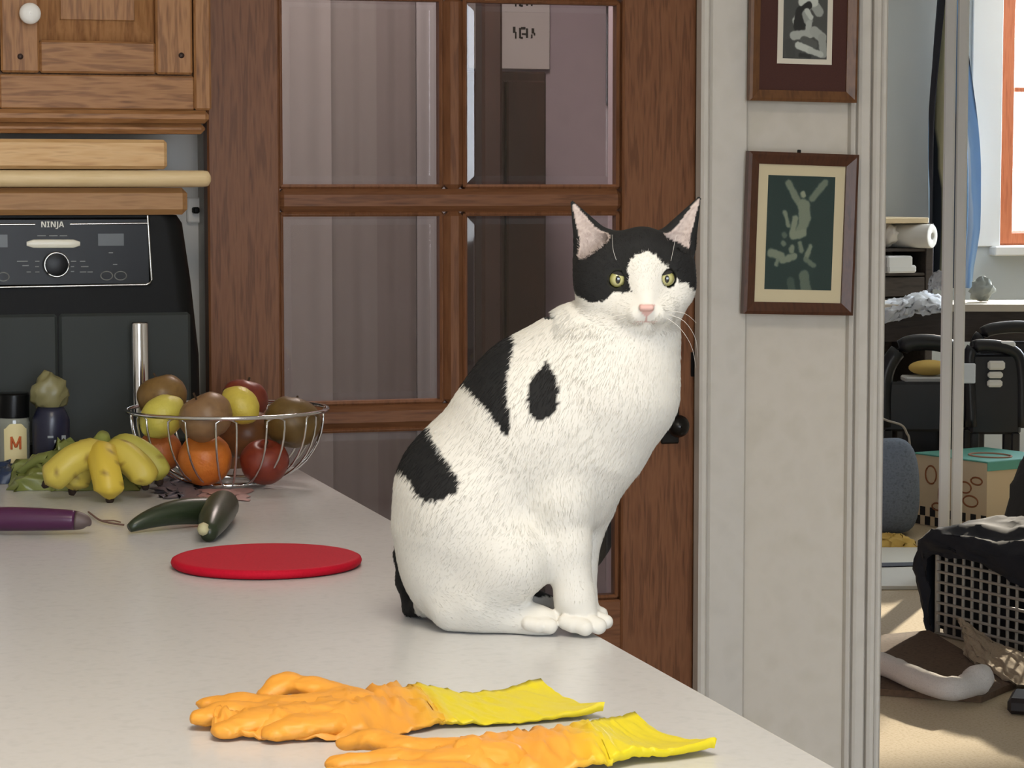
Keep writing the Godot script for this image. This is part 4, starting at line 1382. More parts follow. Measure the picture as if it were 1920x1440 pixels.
func cat_skeleton() -> void:
	# torso
	bone([1132, 746, 2.5, 128], [1010, 790, 1.0, 148], 0.0)
	bone([1010, 790, 1.0, 148], [892, 930, 0.0, 146], 0.02)
	bone([892, 930, 0.0, 146], [884, 1020, 0.0, 143], 0.02)
	bone([884, 1020, 0.0, 140], [872, 1075, 0.0, 104], 0.02)
	bone([1010, 720, 1.5, 96], [1085, 660, 2.5, 92], 0.02)
	bone([1112, 850, 2.5, 92], [1080, 930, 2.0, 70], 0.025)
	# neck
	bone([1186, 590, 3.5, 82], [1140, 700, 2.5, 118], 0.025)
	bone([1205, 640, 3.5, 66], [1190, 740, 3.0, 72], 0.02)
	# near hind leg
	bone([880, 960, 3.0, 118], [950, 1040, 4.6, 86], 0.011)
	bone([950, 1040, 4.6, 86], [900, 1110, 4.0, 66], 0.012)
	bone([850, 1140, 3.6, 44], [1005, 1163, 5.0, 29], 0.012)
	bone([1005, 1166, 5.0, 27], [1022, 1168, 5.2, 26], 0.008)
	# far hind leg
	bone([880, 980, -3.0, 110], [950, 1040, -4.0, 76], 0.02)
	bone([850, 1120, -4.0, 46], [1000, 1135, -3.2, 26], 0.012)
	bone([1000, 1135, -3.2, 26], [1030, 1137, -3.0, 22], 0.008)
	# near front leg
	bone([1050, 800, 4.0, 86], [1052, 930, 4.8, 60], 0.012)
	bone([1052, 930, 4.6, 58], [1062, 1020, 4.9, 44], 0.014)
	bone([1062, 1020, 4.9, 44], [1078, 1120, 5.0, 36], 0.010)
	bone([1078, 1120, 5.0, 36], [1094, 1160, 5.2, 29], 0.008)
	# far front leg
	bone([1120, 830, -0.5, 78], [1100, 930, -0.6, 52], 0.02)
	bone([1100, 930, -0.6, 52], [1082, 1060, 0.2, 34], 0.012)
	bone([1082, 1060, 0.2, 34], [1096, 1150, 1.2, 28], 0.010)
	# tail, curled along the far side
	bone([806, 1130, -2.0, 26], [776, 1140, -4.6, 20], 0.010)
	bone([776, 1140, -4.6, 20], [760, 1090, -5.6, 17], 0.006)
	bone([760, 1090, -5.6, 17], [753, 1040, -5.6, 14], 0.006)
	bone([753, 1040, -5.6, 14], [752, 1000, -5.0, 9], 0.006)
	# toes
	for q in [[1074, 1172, 6.6, 15], [1097, 1177, 7.0, 16], [1122, 1174, 6.6, 16], [1136, 1166, 5.4, 14]]:
		bone([q[0] - 14, q[1] - 6, q[2] - 0.4, q[3]], q, 0.0016)
	for q in [[1008, 1173, 6.6, 14], [1031, 1174, 6.5, 15], [1041, 1163, 5.2, 14]]:
		bone([q[0] - 16, q[1] - 4, q[2] - 0.3, q[3]], q, 0.0016)
	for q in [[1118, 1160, 2.2, 15], [1126, 1152, 1.0, 15]]:
		bone([q[0] - 16, q[1] - 4, q[2] - 0.2, q[3]], q, 0.0016)
	body_count = PA.size()
	# head
	bone([1148, 506, 4.2, 74], [1234, 506, 4.2, 70], 0.012)
	bone([1128, 545, 5.0, 46], [1150, 560, 5.2, 44], 0.012)
	bone([1262, 545, 5.0, 40], [1248, 560, 5.2, 42], 0.012)
	bone([1205, 470, 5.6, 44], [1207, 510, 6.6, 36], 0.012)
	bone([1207, 510, 6.7, 32], [1212, 570, 8.6, 17], 0.012)
	bone([1190, 575, 6.0, 48], [1226, 575, 6.0, 46], 0.012)
	bone([1194, 587, 8.2, 22], [1182, 584, 7.4, 26], 0.006)
	bone([1231, 587, 8.2, 21], [1242, 583, 7.4, 25], 0.006)
	bone([1204, 577, 9.6, 6], [1221, 577, 9.6, 6], 0.004)
	bone([1213, 609, 7.3, 17], [1213, 600, 6.6, 20], 0.006)
	neck_y = catp(1190, 720, 3.0).y
	# ears: base, tip
	ears = [
		[catp(1118, 468, 3.6), catp(1073, 380, 4.2), rm(44, 4), rm(4, 4)],
		[catp(1270, 452, 3.6), catp(1311, 372, 4.2), rm(38, 4), rm(4, 4)]]

func cone_d(p: Vector3, a: Vector3, b: Vector3, r0: float, r1: float, sz: float) -> float:
	var q := p - a
	q.z *= sz
	var ba := b - a
	ba.z *= sz
	var h := clampf(q.dot(ba) / ba.length_squared(), 0.0, 1.0)
	return (q - ba * h).length() - lerpf(r0, r1, h)

func cat_sdf(p: Vector3) -> float:
	var d := 1.0
	var n := PA.size() if p.y > neck_y else body_count
	for i in n:
		var a := PA[i]
		var ba := PB[i] - a
		var q := p - a
		var l := ba.length_squared()
		var h := 0.0
		if l > 0.0: h = clampf(q.dot(ba) / l, 0.0, 1.0)
		var r := PR[i]
		var e := (q - ba * h).length() - (r.x + (r.y - r.x) * h)
		var k := PK[i]
		if k > 0.0:
			var w := k - absf(d - e)
			if w > 0.0:
				d = minf(d, e) - w * w / (4.0 * k)
				continue
		d = minf(d, e)
	if p.y > neck_y + 0.06:
		for e in ears:
			var o := cone_d(p, e[0], e[1], e[2], e[3], 1.7)
			var w := 0.008 - absf(d - o)
			d = minf(d, o) - (w * w / 0.032 if w > 0.0 else 0.0)
			# hollow
			var s := Vector3(0, 0, 0.018)
			var ax: Vector3 = e[1] - e[0]
			var inner := cone_d(p, e[0] + s + ax * 0.04, e[0] + s * 0.12 + ax * 0.93, e[2] * 0.79, e[3] * 0.3, 1.2)
			d = maxf(d, -inner)
		for e in eye_at:
			d = maxf(d, e[1] + 0.0006 - p.distance_to(e[0]))
	return maxf(d, 0.0006 - p.y)

func nets(f: Callable, lo: Vector3, hi: Vector3, cell: float, mb: Mb, colf: Callable, hole := AABB()) -> void:
	var nx := int((hi.x - lo.x) / cell) + 1
	var ny := int((hi.y - lo.y) / cell) + 1
	var nz := int((hi.z - lo.z) / cell) + 1
	var B := 5
	nx = (nx / B + 1) * B; ny = (ny / B + 1) * B; nz = (nz / B + 1) * B
	var sx := 1
	var sy := nx + 1
	var szz := (nx + 1) * (ny + 1)
	var val := PackedFloat32Array()
	val.resize(szz * (nz + 1))
	val.fill(99.0)
	var vid := PackedInt32Array()
	vid.resize(szz * (nz + 1))
	vid.fill(-1)
	var blocks := []
	var reach := cell * B * 0.5 * 1.74 * 1.25 + cell
	for bz in range(0, nz, B):
		for by in range(0, ny, B):
			for bx in range(0, nx, B):
				var c := lo + Vector3(bx + B * 0.5, by + B * 0.5, bz + B * 0.5) * cell
				if absf(f.call(c)) > reach: continue
				blocks.append(Vector3i(bx, by, bz))
				for z in range(bz, bz + B + 1):
					for y in range(by, by + B + 1):
						for x in range(bx, bx + B + 1):
							var k := x + y * sy + z * szz
							if val[k] > 98.0: val[k] = f.call(lo + Vector3(x, y, z) * cell)
	var off := [0, sx, sy, sx + sy, szz, szz + sx, szz + sy, szz + sx + sy]
	var pos := [Vector3(0, 0, 0), Vector3(1, 0, 0), Vector3(0, 1, 0), Vector3(1, 1, 0), Vector3(0, 0, 1), Vector3(1, 0, 1), Vector3(0, 1, 1), Vector3(1, 1, 1)]
	var edges := [[0, 1], [2, 3], [4, 5], [6, 7], [0, 2], [1, 3], [4, 6], [5, 7], [0, 4], [1, 5], [2, 6], [3, 7]]
	for b in blocks:
		for z in range(b.z, b.z + B):
			for y in range(b.y, b.y + B):
				for x in range(b.x, b.x + B):
					var k: int = x + y * sy + z * szz
					var neg := 0
					for o in off:
						if val[k + o] < 0.0: neg += 1
					if neg == 0 or neg == 8: continue
					var sum := Vector3.ZERO
					var cnt := 0
					for e in edges:
						var v0 := val[k + off[e[0]]]
						var v1 := val[k + off[e[1]]]
						if (v0 < 0.0) != (v1 < 0.0):
							sum += (pos[e[0]] as Vector3).lerp(pos[e[1]], v0 / (v0 - v1))
							cnt += 1
					var p := lo + (Vector3(x, y, z) + sum / cnt) * cell
					mb.col = colf.call(p)
					vid[k] = mb.vert(p)
	# quads round each crossed grid edge
	for b in blocks:
		for z in range(b.z, b.z + B):
			for y in range(b.y, b.y + B):
				for x in range(b.x, b.x + B):
					var k: int = x + y * sy + z * szz
					var v0 := val[k]
					for ax in 3:
						var d1: int = [sx, sy, szz][ax]
						var v1 := val[k + d1]
						if (v0 < 0.0) == (v1 < 0.0): continue
						var du: int = [sy, szz, sx][ax]
						var dv: int = [szz, sx, sy][ax]
						if k - du - dv < 0: continue
						var a := vid[k - du - dv]
						var c2 := vid[k - dv]
						var d2 := vid[k]
						var e2 := vid[k - du]
						if a < 0 or c2 < 0 or d2 < 0 or e2 < 0: continue
						if hole.size.x > 0.0 and hole.has_point(mb.v[a]) and hole.has_point(mb.v[c2]) and hole.has_point(mb.v[d2]) and hole.has_point(mb.v[e2]): continue
						if v0 < 0.0:
							mb.tri(a, d2, c2); mb.tri(a, e2, d2)
						else:
							mb.tri(a, c2, d2); mb.tri(a, d2, e2)

# chart of the coat markings, in the cat's own side view
func chart(p: Vector3) -> Vector2:
	var s := FOCAL / (CD - 0.045)
	var u := 40.0 * s * CD / FOCAL + p.x * s
	var v := (EYE.y - TOP - p.y) * s
	var g := 1.0 + (p.z - 0.045) / (CD - 0.045)
	return Vector2(960.0 + u * g, 350.0 + v * g)
var FACE_BLACK := PackedVector2Array([Vector2(1040, 520), Vector2(1072, 545), Vector2(1088, 558), Vector2(1108, 567), Vector2(1130, 566), Vector2(1142, 556), Vector2(1150, 546), Vector2(1172, 549), Vector2(1184, 546), Vector2(1179, 525), Vector2(1177, 505), Vector2(1182, 488), Vector2(1194, 477), Vector2(1212, 471), Vector2(1229, 477), Vector2(1241, 492), Vector2(1256, 503), Vector2(1266, 512), Vector2(1274, 531), Vector2(1286, 528), Vector2(1300, 545), Vector2(1340, 545), Vector2(1340, 340), Vector2(1040, 340)])
var SHOULDER_BLACK := PackedVector2Array([Vector2(846, 690), Vector2(866, 720), Vector2(888, 742), Vector2(912, 768), Vector2(932, 797), Vector2(948, 820), Vector2(958, 800), Vector2(956, 775), Vector2(948, 745), Vector2(952, 705), Vector2(958, 670), Vector2(966, 645), Vector2(960, 600), Vector2(890, 600)])
var DROP_BLACK := PackedVector2Array([Vector2(1024, 678), Vector2(1038, 695), Vector2(1048, 725), Vector2(1047, 755), Vector2(1036, 778), Vector2(1018, 791), Vector2(1004, 790), Vector2(992, 775), Vector2(988, 748), Vector2(992, 722), Vector2(1004, 700)])
var HIP_BLACK := PackedVector2Array([Vector2(815, 755), Vector2(800, 785), Vector2(806, 815), Vector2(822, 845), Vector2(845, 878), Vector2(863, 908), Vector2(850, 928), Vector2(832, 936), Vector2(795, 944), Vector2(776, 925), Vector2(768, 905), Vector2(748, 885), Vector2(725, 870), Vector2(745, 800), Vector2(770, 740)])

var fur_noise := FastNoiseLite.new()
func is_black(p: Vector3, q: Vector2, jitter: float) -> bool:
	var a := fur_noise.get_noise_3dv(p * 260.0)
	var b := fur_noise.get_noise_3dv(p * 260.0 + Vector3(31, 7, 13))
	# the hair runs down and back, so the edge frays that way
	var w := q + Vector2(a * 4.0 + b * 2.0, a * 5.0) * jitter
	if p.y > neck_y:
		if w.y < 575.0 and Geometry2D.is_point_in_polygon(q + Vector2(a, b) * 3.5 * jitter, FACE_BLACK): return true
	if Geometry2D.is_point_in_polygon(w, SHOULDER_BLACK): return true
	if p.z > 0.0 and Geometry2D.is_point_in_polygon(w, DROP_BLACK): return true
	if Geometry2D.is_point_in_polygon(w, HIP_BLACK): return true
	# tail and far flank
	if w.y > 1075.0 and w.x < 800.0 and p.z < -0.026: return true
	if w.y > 975.0 and w.x < 775.0 and p.z < -0.022: return true
	# dark belly between thigh and foreleg
	if w.x > 970.0 and w.x < 1062.0 and w.y > 1045.0 and w.y < 1124.0 and p.z < 0.016: return true
	return false

func coat(p: Vector3) -> Color:
	var q := chart(p)
	if p.y > neck_y + 0.06:
		for e in ears:
			var s := Vector3(0, 0, 0.018)
			var ax: Vector3 = e[1] - e[0]
			var inner := cone_d(p, e[0] + s + ax * 0.04, e[0] + s * 0.12 + ax * 0.93, e[2] * 0.79, e[3] * 0.3, 1.2)
			if inner < 0.0013 and p.z > e[0].z - 0.012 and (p - e[0]).dot(ax) > 0.0:
				return lin(198, 184, 176).lerp(lin(144, 124, 118), clampf(0.5 + fur_noise.get_noise_3dv(p * 300.0), 0, 1) * 0.6)
		for k in eye_at.size():
			var g: float = p.distance_to(eye_at[k][0]) - eye_at[k][1]
			if g < (0.0026 if k == 0 else 0.0018): return lin(26, 22, 20)
		# nose leather and mouth
		if p.z > 0.078:
			var n2 := PackedVector2Array([Vector2(1197, 570), Vector2(1228, 570), Vector2(1226, 581), Vector2(1215, 593), Vector2(1210, 592), Vector2(1199, 581)])
			if Geometry2D.is_point_in_polygon(q, n2): return lin(212, 172, 163)
			if absf(q.x - 1213.0) < 1.6 and q.y > 590.0 and q.y < 602.0: return lin(196, 156, 148)
		if p.z > 0.06 and q.y > 602.0 and q.y < 607.5 + absf(q.x - 1213.0) * 0.12 and absf(q.x - 1213.0) < 24.0: return lin(196, 158, 150)
	if is_black(p, q, 1.0): return lin(15, 14, 14)
	return lin(220, 217, 208)

func build_cat() -> void:
	cat_pos = EYE + fwd_h * CD + right_h * (40.0 / FOCAL * CD)
	cat_pos.y = TOP
	fur_noise.seed = 12
	fur_noise.frequency = 1.0
	cat_skeleton()
	# find the face surface where the eyes sit
	for e in [[1158, 523, 17.5], [1250, 522, 16.5]]:
		var z := 11.0
		while z > 2.0 and cat_sdf(catp(e[0], e[1], z)) > 0.0: z -= 0.05
		var r := rm(e[2], z)
		eye_at.append([catp(e[0], e[1], z) - Vector3(0, 0, r * 0.62), r])
	var cat := Node3D.new()
	cat.name = numbered("cat")
	add_child(cat)
	cat.position = cat_pos
	cat.rotation.y = -YAW
	tag(cat, "black and white cat sitting upright at the worktop edge, looking out", "cat")
	var mb := Mb.new()
	var paw0 := Vector3(catp(972, 1150, 5).x, -0.003, 0.03)
	var paw1 := Vector3(catp(1162, 1150, 5).x, catp(1000, 1132, 5).y, 0.10)
	var lo := catp(725, 1200, 0) - Vector3(0.01, 0, 0)
	var hi := catp(1320, 600, 0)
	nets(cat_sdf, Vector3(lo.x, -0.004, -0.135), Vector3(hi.x, hi.y, 0.105), 0.0028, mb, coat, AABB(paw0, paw1 - paw0))
	nets(cat_sdf, paw0 - Vector3(1, 1, 1) * 0.003, paw1 + Vector3(1, 1, 1) * 0.003, 0.0013, mb, coat)
	var n_body := mb.v.size()
	var h0 := catp(1040, 625, 3)
	var h1 := catp(1335, 350, 3)
	nets(cat_sdf, Vector3(h0.x, h0.y, -0.03), Vector3(h1.x, h1.y, 0.115), 0.0016, mb, coat)
	var fur_mat := plain(Color(1, 1, 1), 0.85, 0.0, true)
	var am := mb.mesh()
	own(cat, am, "body", fur_mat)
	# eyes
	var em := plain(Color(1, 1, 1), 0.08, 0.0, true)
	em.clearcoat_enabled = true
	em.clearcoat = 1.0
	em.clearcoat_roughness = 0.03
	for k in 2:
		var e: Array = eye_at[k]
		var r: float = e[1]
		var m := Mb.new()
		var pts := []
		var cols := []
		var gaze := Basis.from_euler(Vector3(0.08, 0.02, 0.0))
		for i in 49:
			for j in 64:
				var u := PI * i / 48.0
				var a := TAU * j / 64.0
				var q := Vector3(sin(u) * cos(a), sin(u) * sin(a), cos(u))
				pts.append(gaze * q * r)
				var pup := Vector2(q.x / 0.27, q.y / 0.46).length()
				var rad := Vector2(q.x, q.y).length()
				var c := lin(190, 186, 132).lerp(lin(146, 142, 84), smoothstep(0.35, 0.8, rad))
				c = c.lerp(lin(52, 50, 26), smoothstep(0.80, 0.9, rad))
				if q.z < 0.1: c = lin(30, 26, 22)
				c = lin(10, 10, 10).lerp(c, smoothstep(0.88, 1.08, pup))
				cols.append(c)
		m.grid(pts, cols, 49, 64, false, true)
		var eo := own(cat, m, "eye", em, e[0], "yellow green eye with a dark upright pupil")
		# upper lid, a thin cap that trims the top of the eye
		m = Mb.new()
		pts = []
		var ax := Vector3(0.22 if k == 0 else -0.22, 0.95, 0.10).normalized()
		var bx := ax.cross(Vector3(0, 0, 1)).normalized()
		var bz := bx.cross(ax)
		for i in 8:
			for j in 40:
				var u := deg_to_rad(60.0) * i / 7.0
				var a := TAU * j / 40.0
				pts.append((ax * cos(u) + (bx * cos(a) + bz * sin(a)) * sin(u)) * r * 1.05)
		m.grid(pts, [], 8, 40, false, true)
		own(eo, m, "eyelid", plain(sc(26, 23, 22), 0.8))
	# short fur lying over the skin
	rng.seed = 99
	var strand := Mb.new()
	for s in 3:
		var a := TAU * s / 3
		strand.vert(Vector3(cos(a) * 0.5, 0, sin(a) * 0.5))
	for s in 3:
		var a := TAU * s / 3
		strand.vert(Vector3(cos(a) * 0.38, 0.55, sin(a) * 0.38 - 0.0))
	strand.vert(Vector3(0, 1, 0))
	for s in 3:
		var s2 := (s + 1) % 3
		strand.tri(s, s2, s2 + 3); strand.tri(s, s2 + 3, s + 3); strand.tri(s + 3, s2 + 3, 6)
	var tris := mb.idx.size() / 3
	var xf := []
	var fc := []
	var want := 150000
	var nose := catp(1212, 575, 9)
	var head_c := catp(1192, 520, 4)
	for k in want:
		var t := rng.randi() % tris
		var ia := mb.idx[t * 3]
		if ia < n_body and rng.randf() < 0.0: continue
		var p := mb.v[ia].lerp(mb.v[mb.idx[t * 3 + 1]], rng.randf()).lerp(mb.v[mb.idx[t * 3 + 2]], rng.randf())
		var nn := mb.n[ia]
		var q := chart(p)
		var in_head := p.distance_to(head_c) < 0.062
		var skip := false
		for e in eye_at:
			if p.distance_to(e[0]) < e[1] + 0.0028: skip = true
		if p.distance_to(nose) < 0.012 or p.y < 0.002 or (p.y < 0.034 and q.x > 975.0): skip = true
		if skip: continue
		var flow := Vector3(-0.35, -0.9, 0.0)
		if q.x > 985.0 and q.y > 900.0: flow = Vector3(0.05, -1.0, 0.0)
		elif q.x < 985.0 and q.y > 1110.0: flow = Vector3(1.0, -0.25, 0.0)
		elif q.x < 960.0: flow = Vector3(-0.55, -0.8, 0.0)
		if in_head: flow = (p - nose).normalized() + Vector3(0, 0.0, -0.3)
		for e in ears:
			if (p - e[0]).dot(e[1] - e[0]) > 0.0 and q.y < 440: flow = e[1] - e[0]
		flow = flow - nn * flow.dot(nn)
		if flow.length() < 0.05: continue
		flow = flow.normalized()
		var lean := rng.randf_range(0.03, 0.11)
		var dirv := (flow + nn * lean + Vector3(rng.randf_range(-0.11, 0.11), rng.randf_range(-0.11, 0.11), rng.randf_range(-0.11, 0.11))).normalized()
		var ln := rng.randf_range(0.005, 0.0085) * lerpf(0.5, 1.0, smoothstep(0.045, 0.085, p.distance_to(head_c)))
		if q.y > 1000.0: ln *= 0.65
		var wd := 0.00042
		var sidev := dirv.cross(nn).normalized()
		var up := sidev.cross(dirv).normalized()
		xf.append(Transform3D(Basis(sidev * wd, dirv * ln, up * wd), p - nn * 0.0003))
		var c := coat(p)
		var shade := rng.randf_range(0.94, 1.03)
		fc.append(Color(c.r * shade, c.g * shade, c.b * shade))
	var mm := MultiMesh.new()
	mm.transform_format = MultiMesh.TRANSFORM_3D
	mm.use_colors = true
	mm.mesh = strand.mesh()
	mm.instance_count = xf.size()
	for k in xf.size():
		mm.set_instance_transform(k, xf[k])
		mm.set_instance_color(k, fc[k])
	var fi := MultiMeshInstance3D.new()
	fi.name = "fur"
	fi.multimesh = mm
	fi.material_override = fur_mat
	fi.set_meta("kind", "stuff")
	cat.add_child(fi)
	# whiskers
	var wm := plain(sc(232, 228, 220), 0.4)
	for q in [
		[[1244, 588, 8.4], [1280, 600, 8.6], [1303, 632, 7.6], [1308, 668, 6.6]],
		[[1242, 592, 8.4], [1272, 612, 8.8], [1296, 648, 8.0], [1305, 690, 7.4]],
		[[1246, 582, 8.2], [1284, 588, 8.4], [1306, 606, 7.4]],
		[[1182, 588, 8.4], [1140, 596, 9.6], [1100, 616, 9.8], [1074, 640, 9.6]],
		[[1180, 592, 8.4], [1144, 608, 9.6], [1112, 636, 9.8]],
		[[1256, 498, 7.0], [1262, 470, 8.0], [1268, 440, 8.4]],
		[[1160, 499, 7.2], [1150, 470, 8.2], [1148, 440, 8.6]]]:
		var pp := []
		for w in q: pp.append(catp(w[0], w[1], w[2]))
		var m := Mb.new()
		var sp := smooth_path(pp, 12)
		var rr := []
		for k in 12: rr.append(lerpf(0.00026, 0.00008, k / 11.0))
		m.tube(sp, rr, 5)
		own(cat, m, "whisker", wm)

# ================================================================ framed pictures
# soft painted print: strokes [x0, y0, x1, y1, radius, grey or colour], in units of the print's width
func print_image(w: int, h: int, ground: Color, strokes: Array, sd: int) -> ImageTexture:
	var im := Image.create(w, h, false, Image.FORMAT_RGB8)
	noise.seed = sd
	noise.frequency = 0.06
	for y in h:
		for x in w:
			var p := Vector2(x + noise.get_noise_2d(x, y) * 2.0, y + noise.get_noise_2d(x + 300.0, y) * 2.0)
			var c := ground
			for s in strokes:
				var a := Vector2(s[0], s[1]) * w
				var b := Vector2(s[2], s[3]) * w
				var ab := b - a
				var t := 0.0
				if ab.length_squared() > 0.01: t = clampf((p - a).dot(ab) / ab.length_squared(), 0, 1)
				var d: float = p.distance_to(a + ab * t) - s[4] * w
				c = c.lerp(s[5], 1.0 - smoothstep(-0.012 * w, 0.022 * w, d))
			var g := 0.03 * noise.get_noise_2d(x * 7.0, y * 7.0)
			im.set_pixel(x, y, Color(c.r + g, c.g + g, c.b + g))
	return ImageTexture.create_from_image(im)

func frame_rails(t: Node3D, x0: float, y0: float, x1: float, y1: float, w: float, dep: float, mat_v: Material, mat_h: Material) -> void:
	# four mitred rails with an inner slope, in the frame's own axes
	var o := [Vector2(x0, y0), Vector2(x1, y0), Vector2(x1, y1), Vector2(x0, y1)]
	var i := [Vector2(x0 + w, y0 + w), Vector2(x1 - w, y0 + w), Vector2(x1 - w, y1 - w), Vector2(x0 + w, y1 - w)]
	for k in 4:
		var l := (k + 1) % 4
		var m := Mb.new()
		var e := 0.25
		var oa: Vector2 = o[k]
		var ob: Vector2 = o[l]
		var ia: Vector2 = i[k]
		var ib: Vector2 = i[l]
		var ma := oa.lerp(ia, e)
		var mb2 := ob.lerp(ib, e)
		var ctr := Vector3((oa.x + ob.x + ia.x + ib.x) / 4, (oa.y + ob.y + ia.y + ib.y) / 4, dep * 0.4)
		var V := func(p: Vector2, z: float) -> Vector3: return Vector3(p.x, p.y, z)
		m.face([V.call(oa, 0.0), V.call(ob, 0.0), V.call(ob, dep * 0.85), V.call(oa, dep * 0.85)], ctr)
		m.face([V.call(oa, dep * 0.85), V.call(ob, dep * 0.85), V.call(mb2, dep), V.call(ma, dep)], ctr)
		m.face([V.call(ma, dep), V.call(mb2, dep), V.call(ib, dep * 0.6), V.call(ia, dep * 0.6)], ctr)
		m.face([V.call(ia, 0.0), V.call(ib, 0.0), V.call(ib, dep * 0.6), V.call(ia, dep * 0.6)], ctr)
		m.face([V.call(oa, 0.0), V.call(ob, 0.0), V.call(ib, 0.0), V.call(ia, 0.0)], ctr)
		own(t, m, "frame_rail", mat_h if k % 2 == 0 else mat_v)

func flat_quad(x0: float, y0: float, x1: float, y1: float, z: float, thick: float) -> Mb:
	var m := Mb.new()
	m.quad_uv(Vector3(x0, y1, z), Vector3(x1, y1, z), Vector3(x1, y0, z), Vector3(x0, y0, z))
	m.face([Vector3(x0, y0, z - thick), Vector3(x1, y0, z - thick), Vector3(x1, y0, z), Vector3(x0, y0, z)], Vector3((x0 + x1) / 2, (y0 + y1) / 2, z - thick))
	m.face([Vector3(x0, y1, z - thick), Vector3(x1, y1, z - thick), Vector3(x1, y1, z), Vector3(x0, y1, z)], Vector3((x0 + x1) / 2, (y0 + y1) / 2, z - thick))
	m.face([Vector3(x0, y0, z - thick), Vector3(x0, y1, z - thick), Vector3(x0, y1, z), Vector3(x0, y0, z)], Vector3((x0 + x1) / 2, (y0 + y1) / 2, z - thick))
	m.face([Vector3(x1, y0, z - thick), Vector3(x1, y1, z - thick), Vector3(x1, y1, z), Vector3(x1, y0, z)], Vector3((x0 + x1) / 2, (y0 + y1) / 2, z - thick))
	m.face([Vector3(x0, y0, z - thick), Vector3(x1, y0, z - thick), Vector3(x1, y1, z - thick), Vector3(x0, y1, z - thick)], Vector3((x0 + x1) / 2, (y0 + y1) / 2, z))
	return m

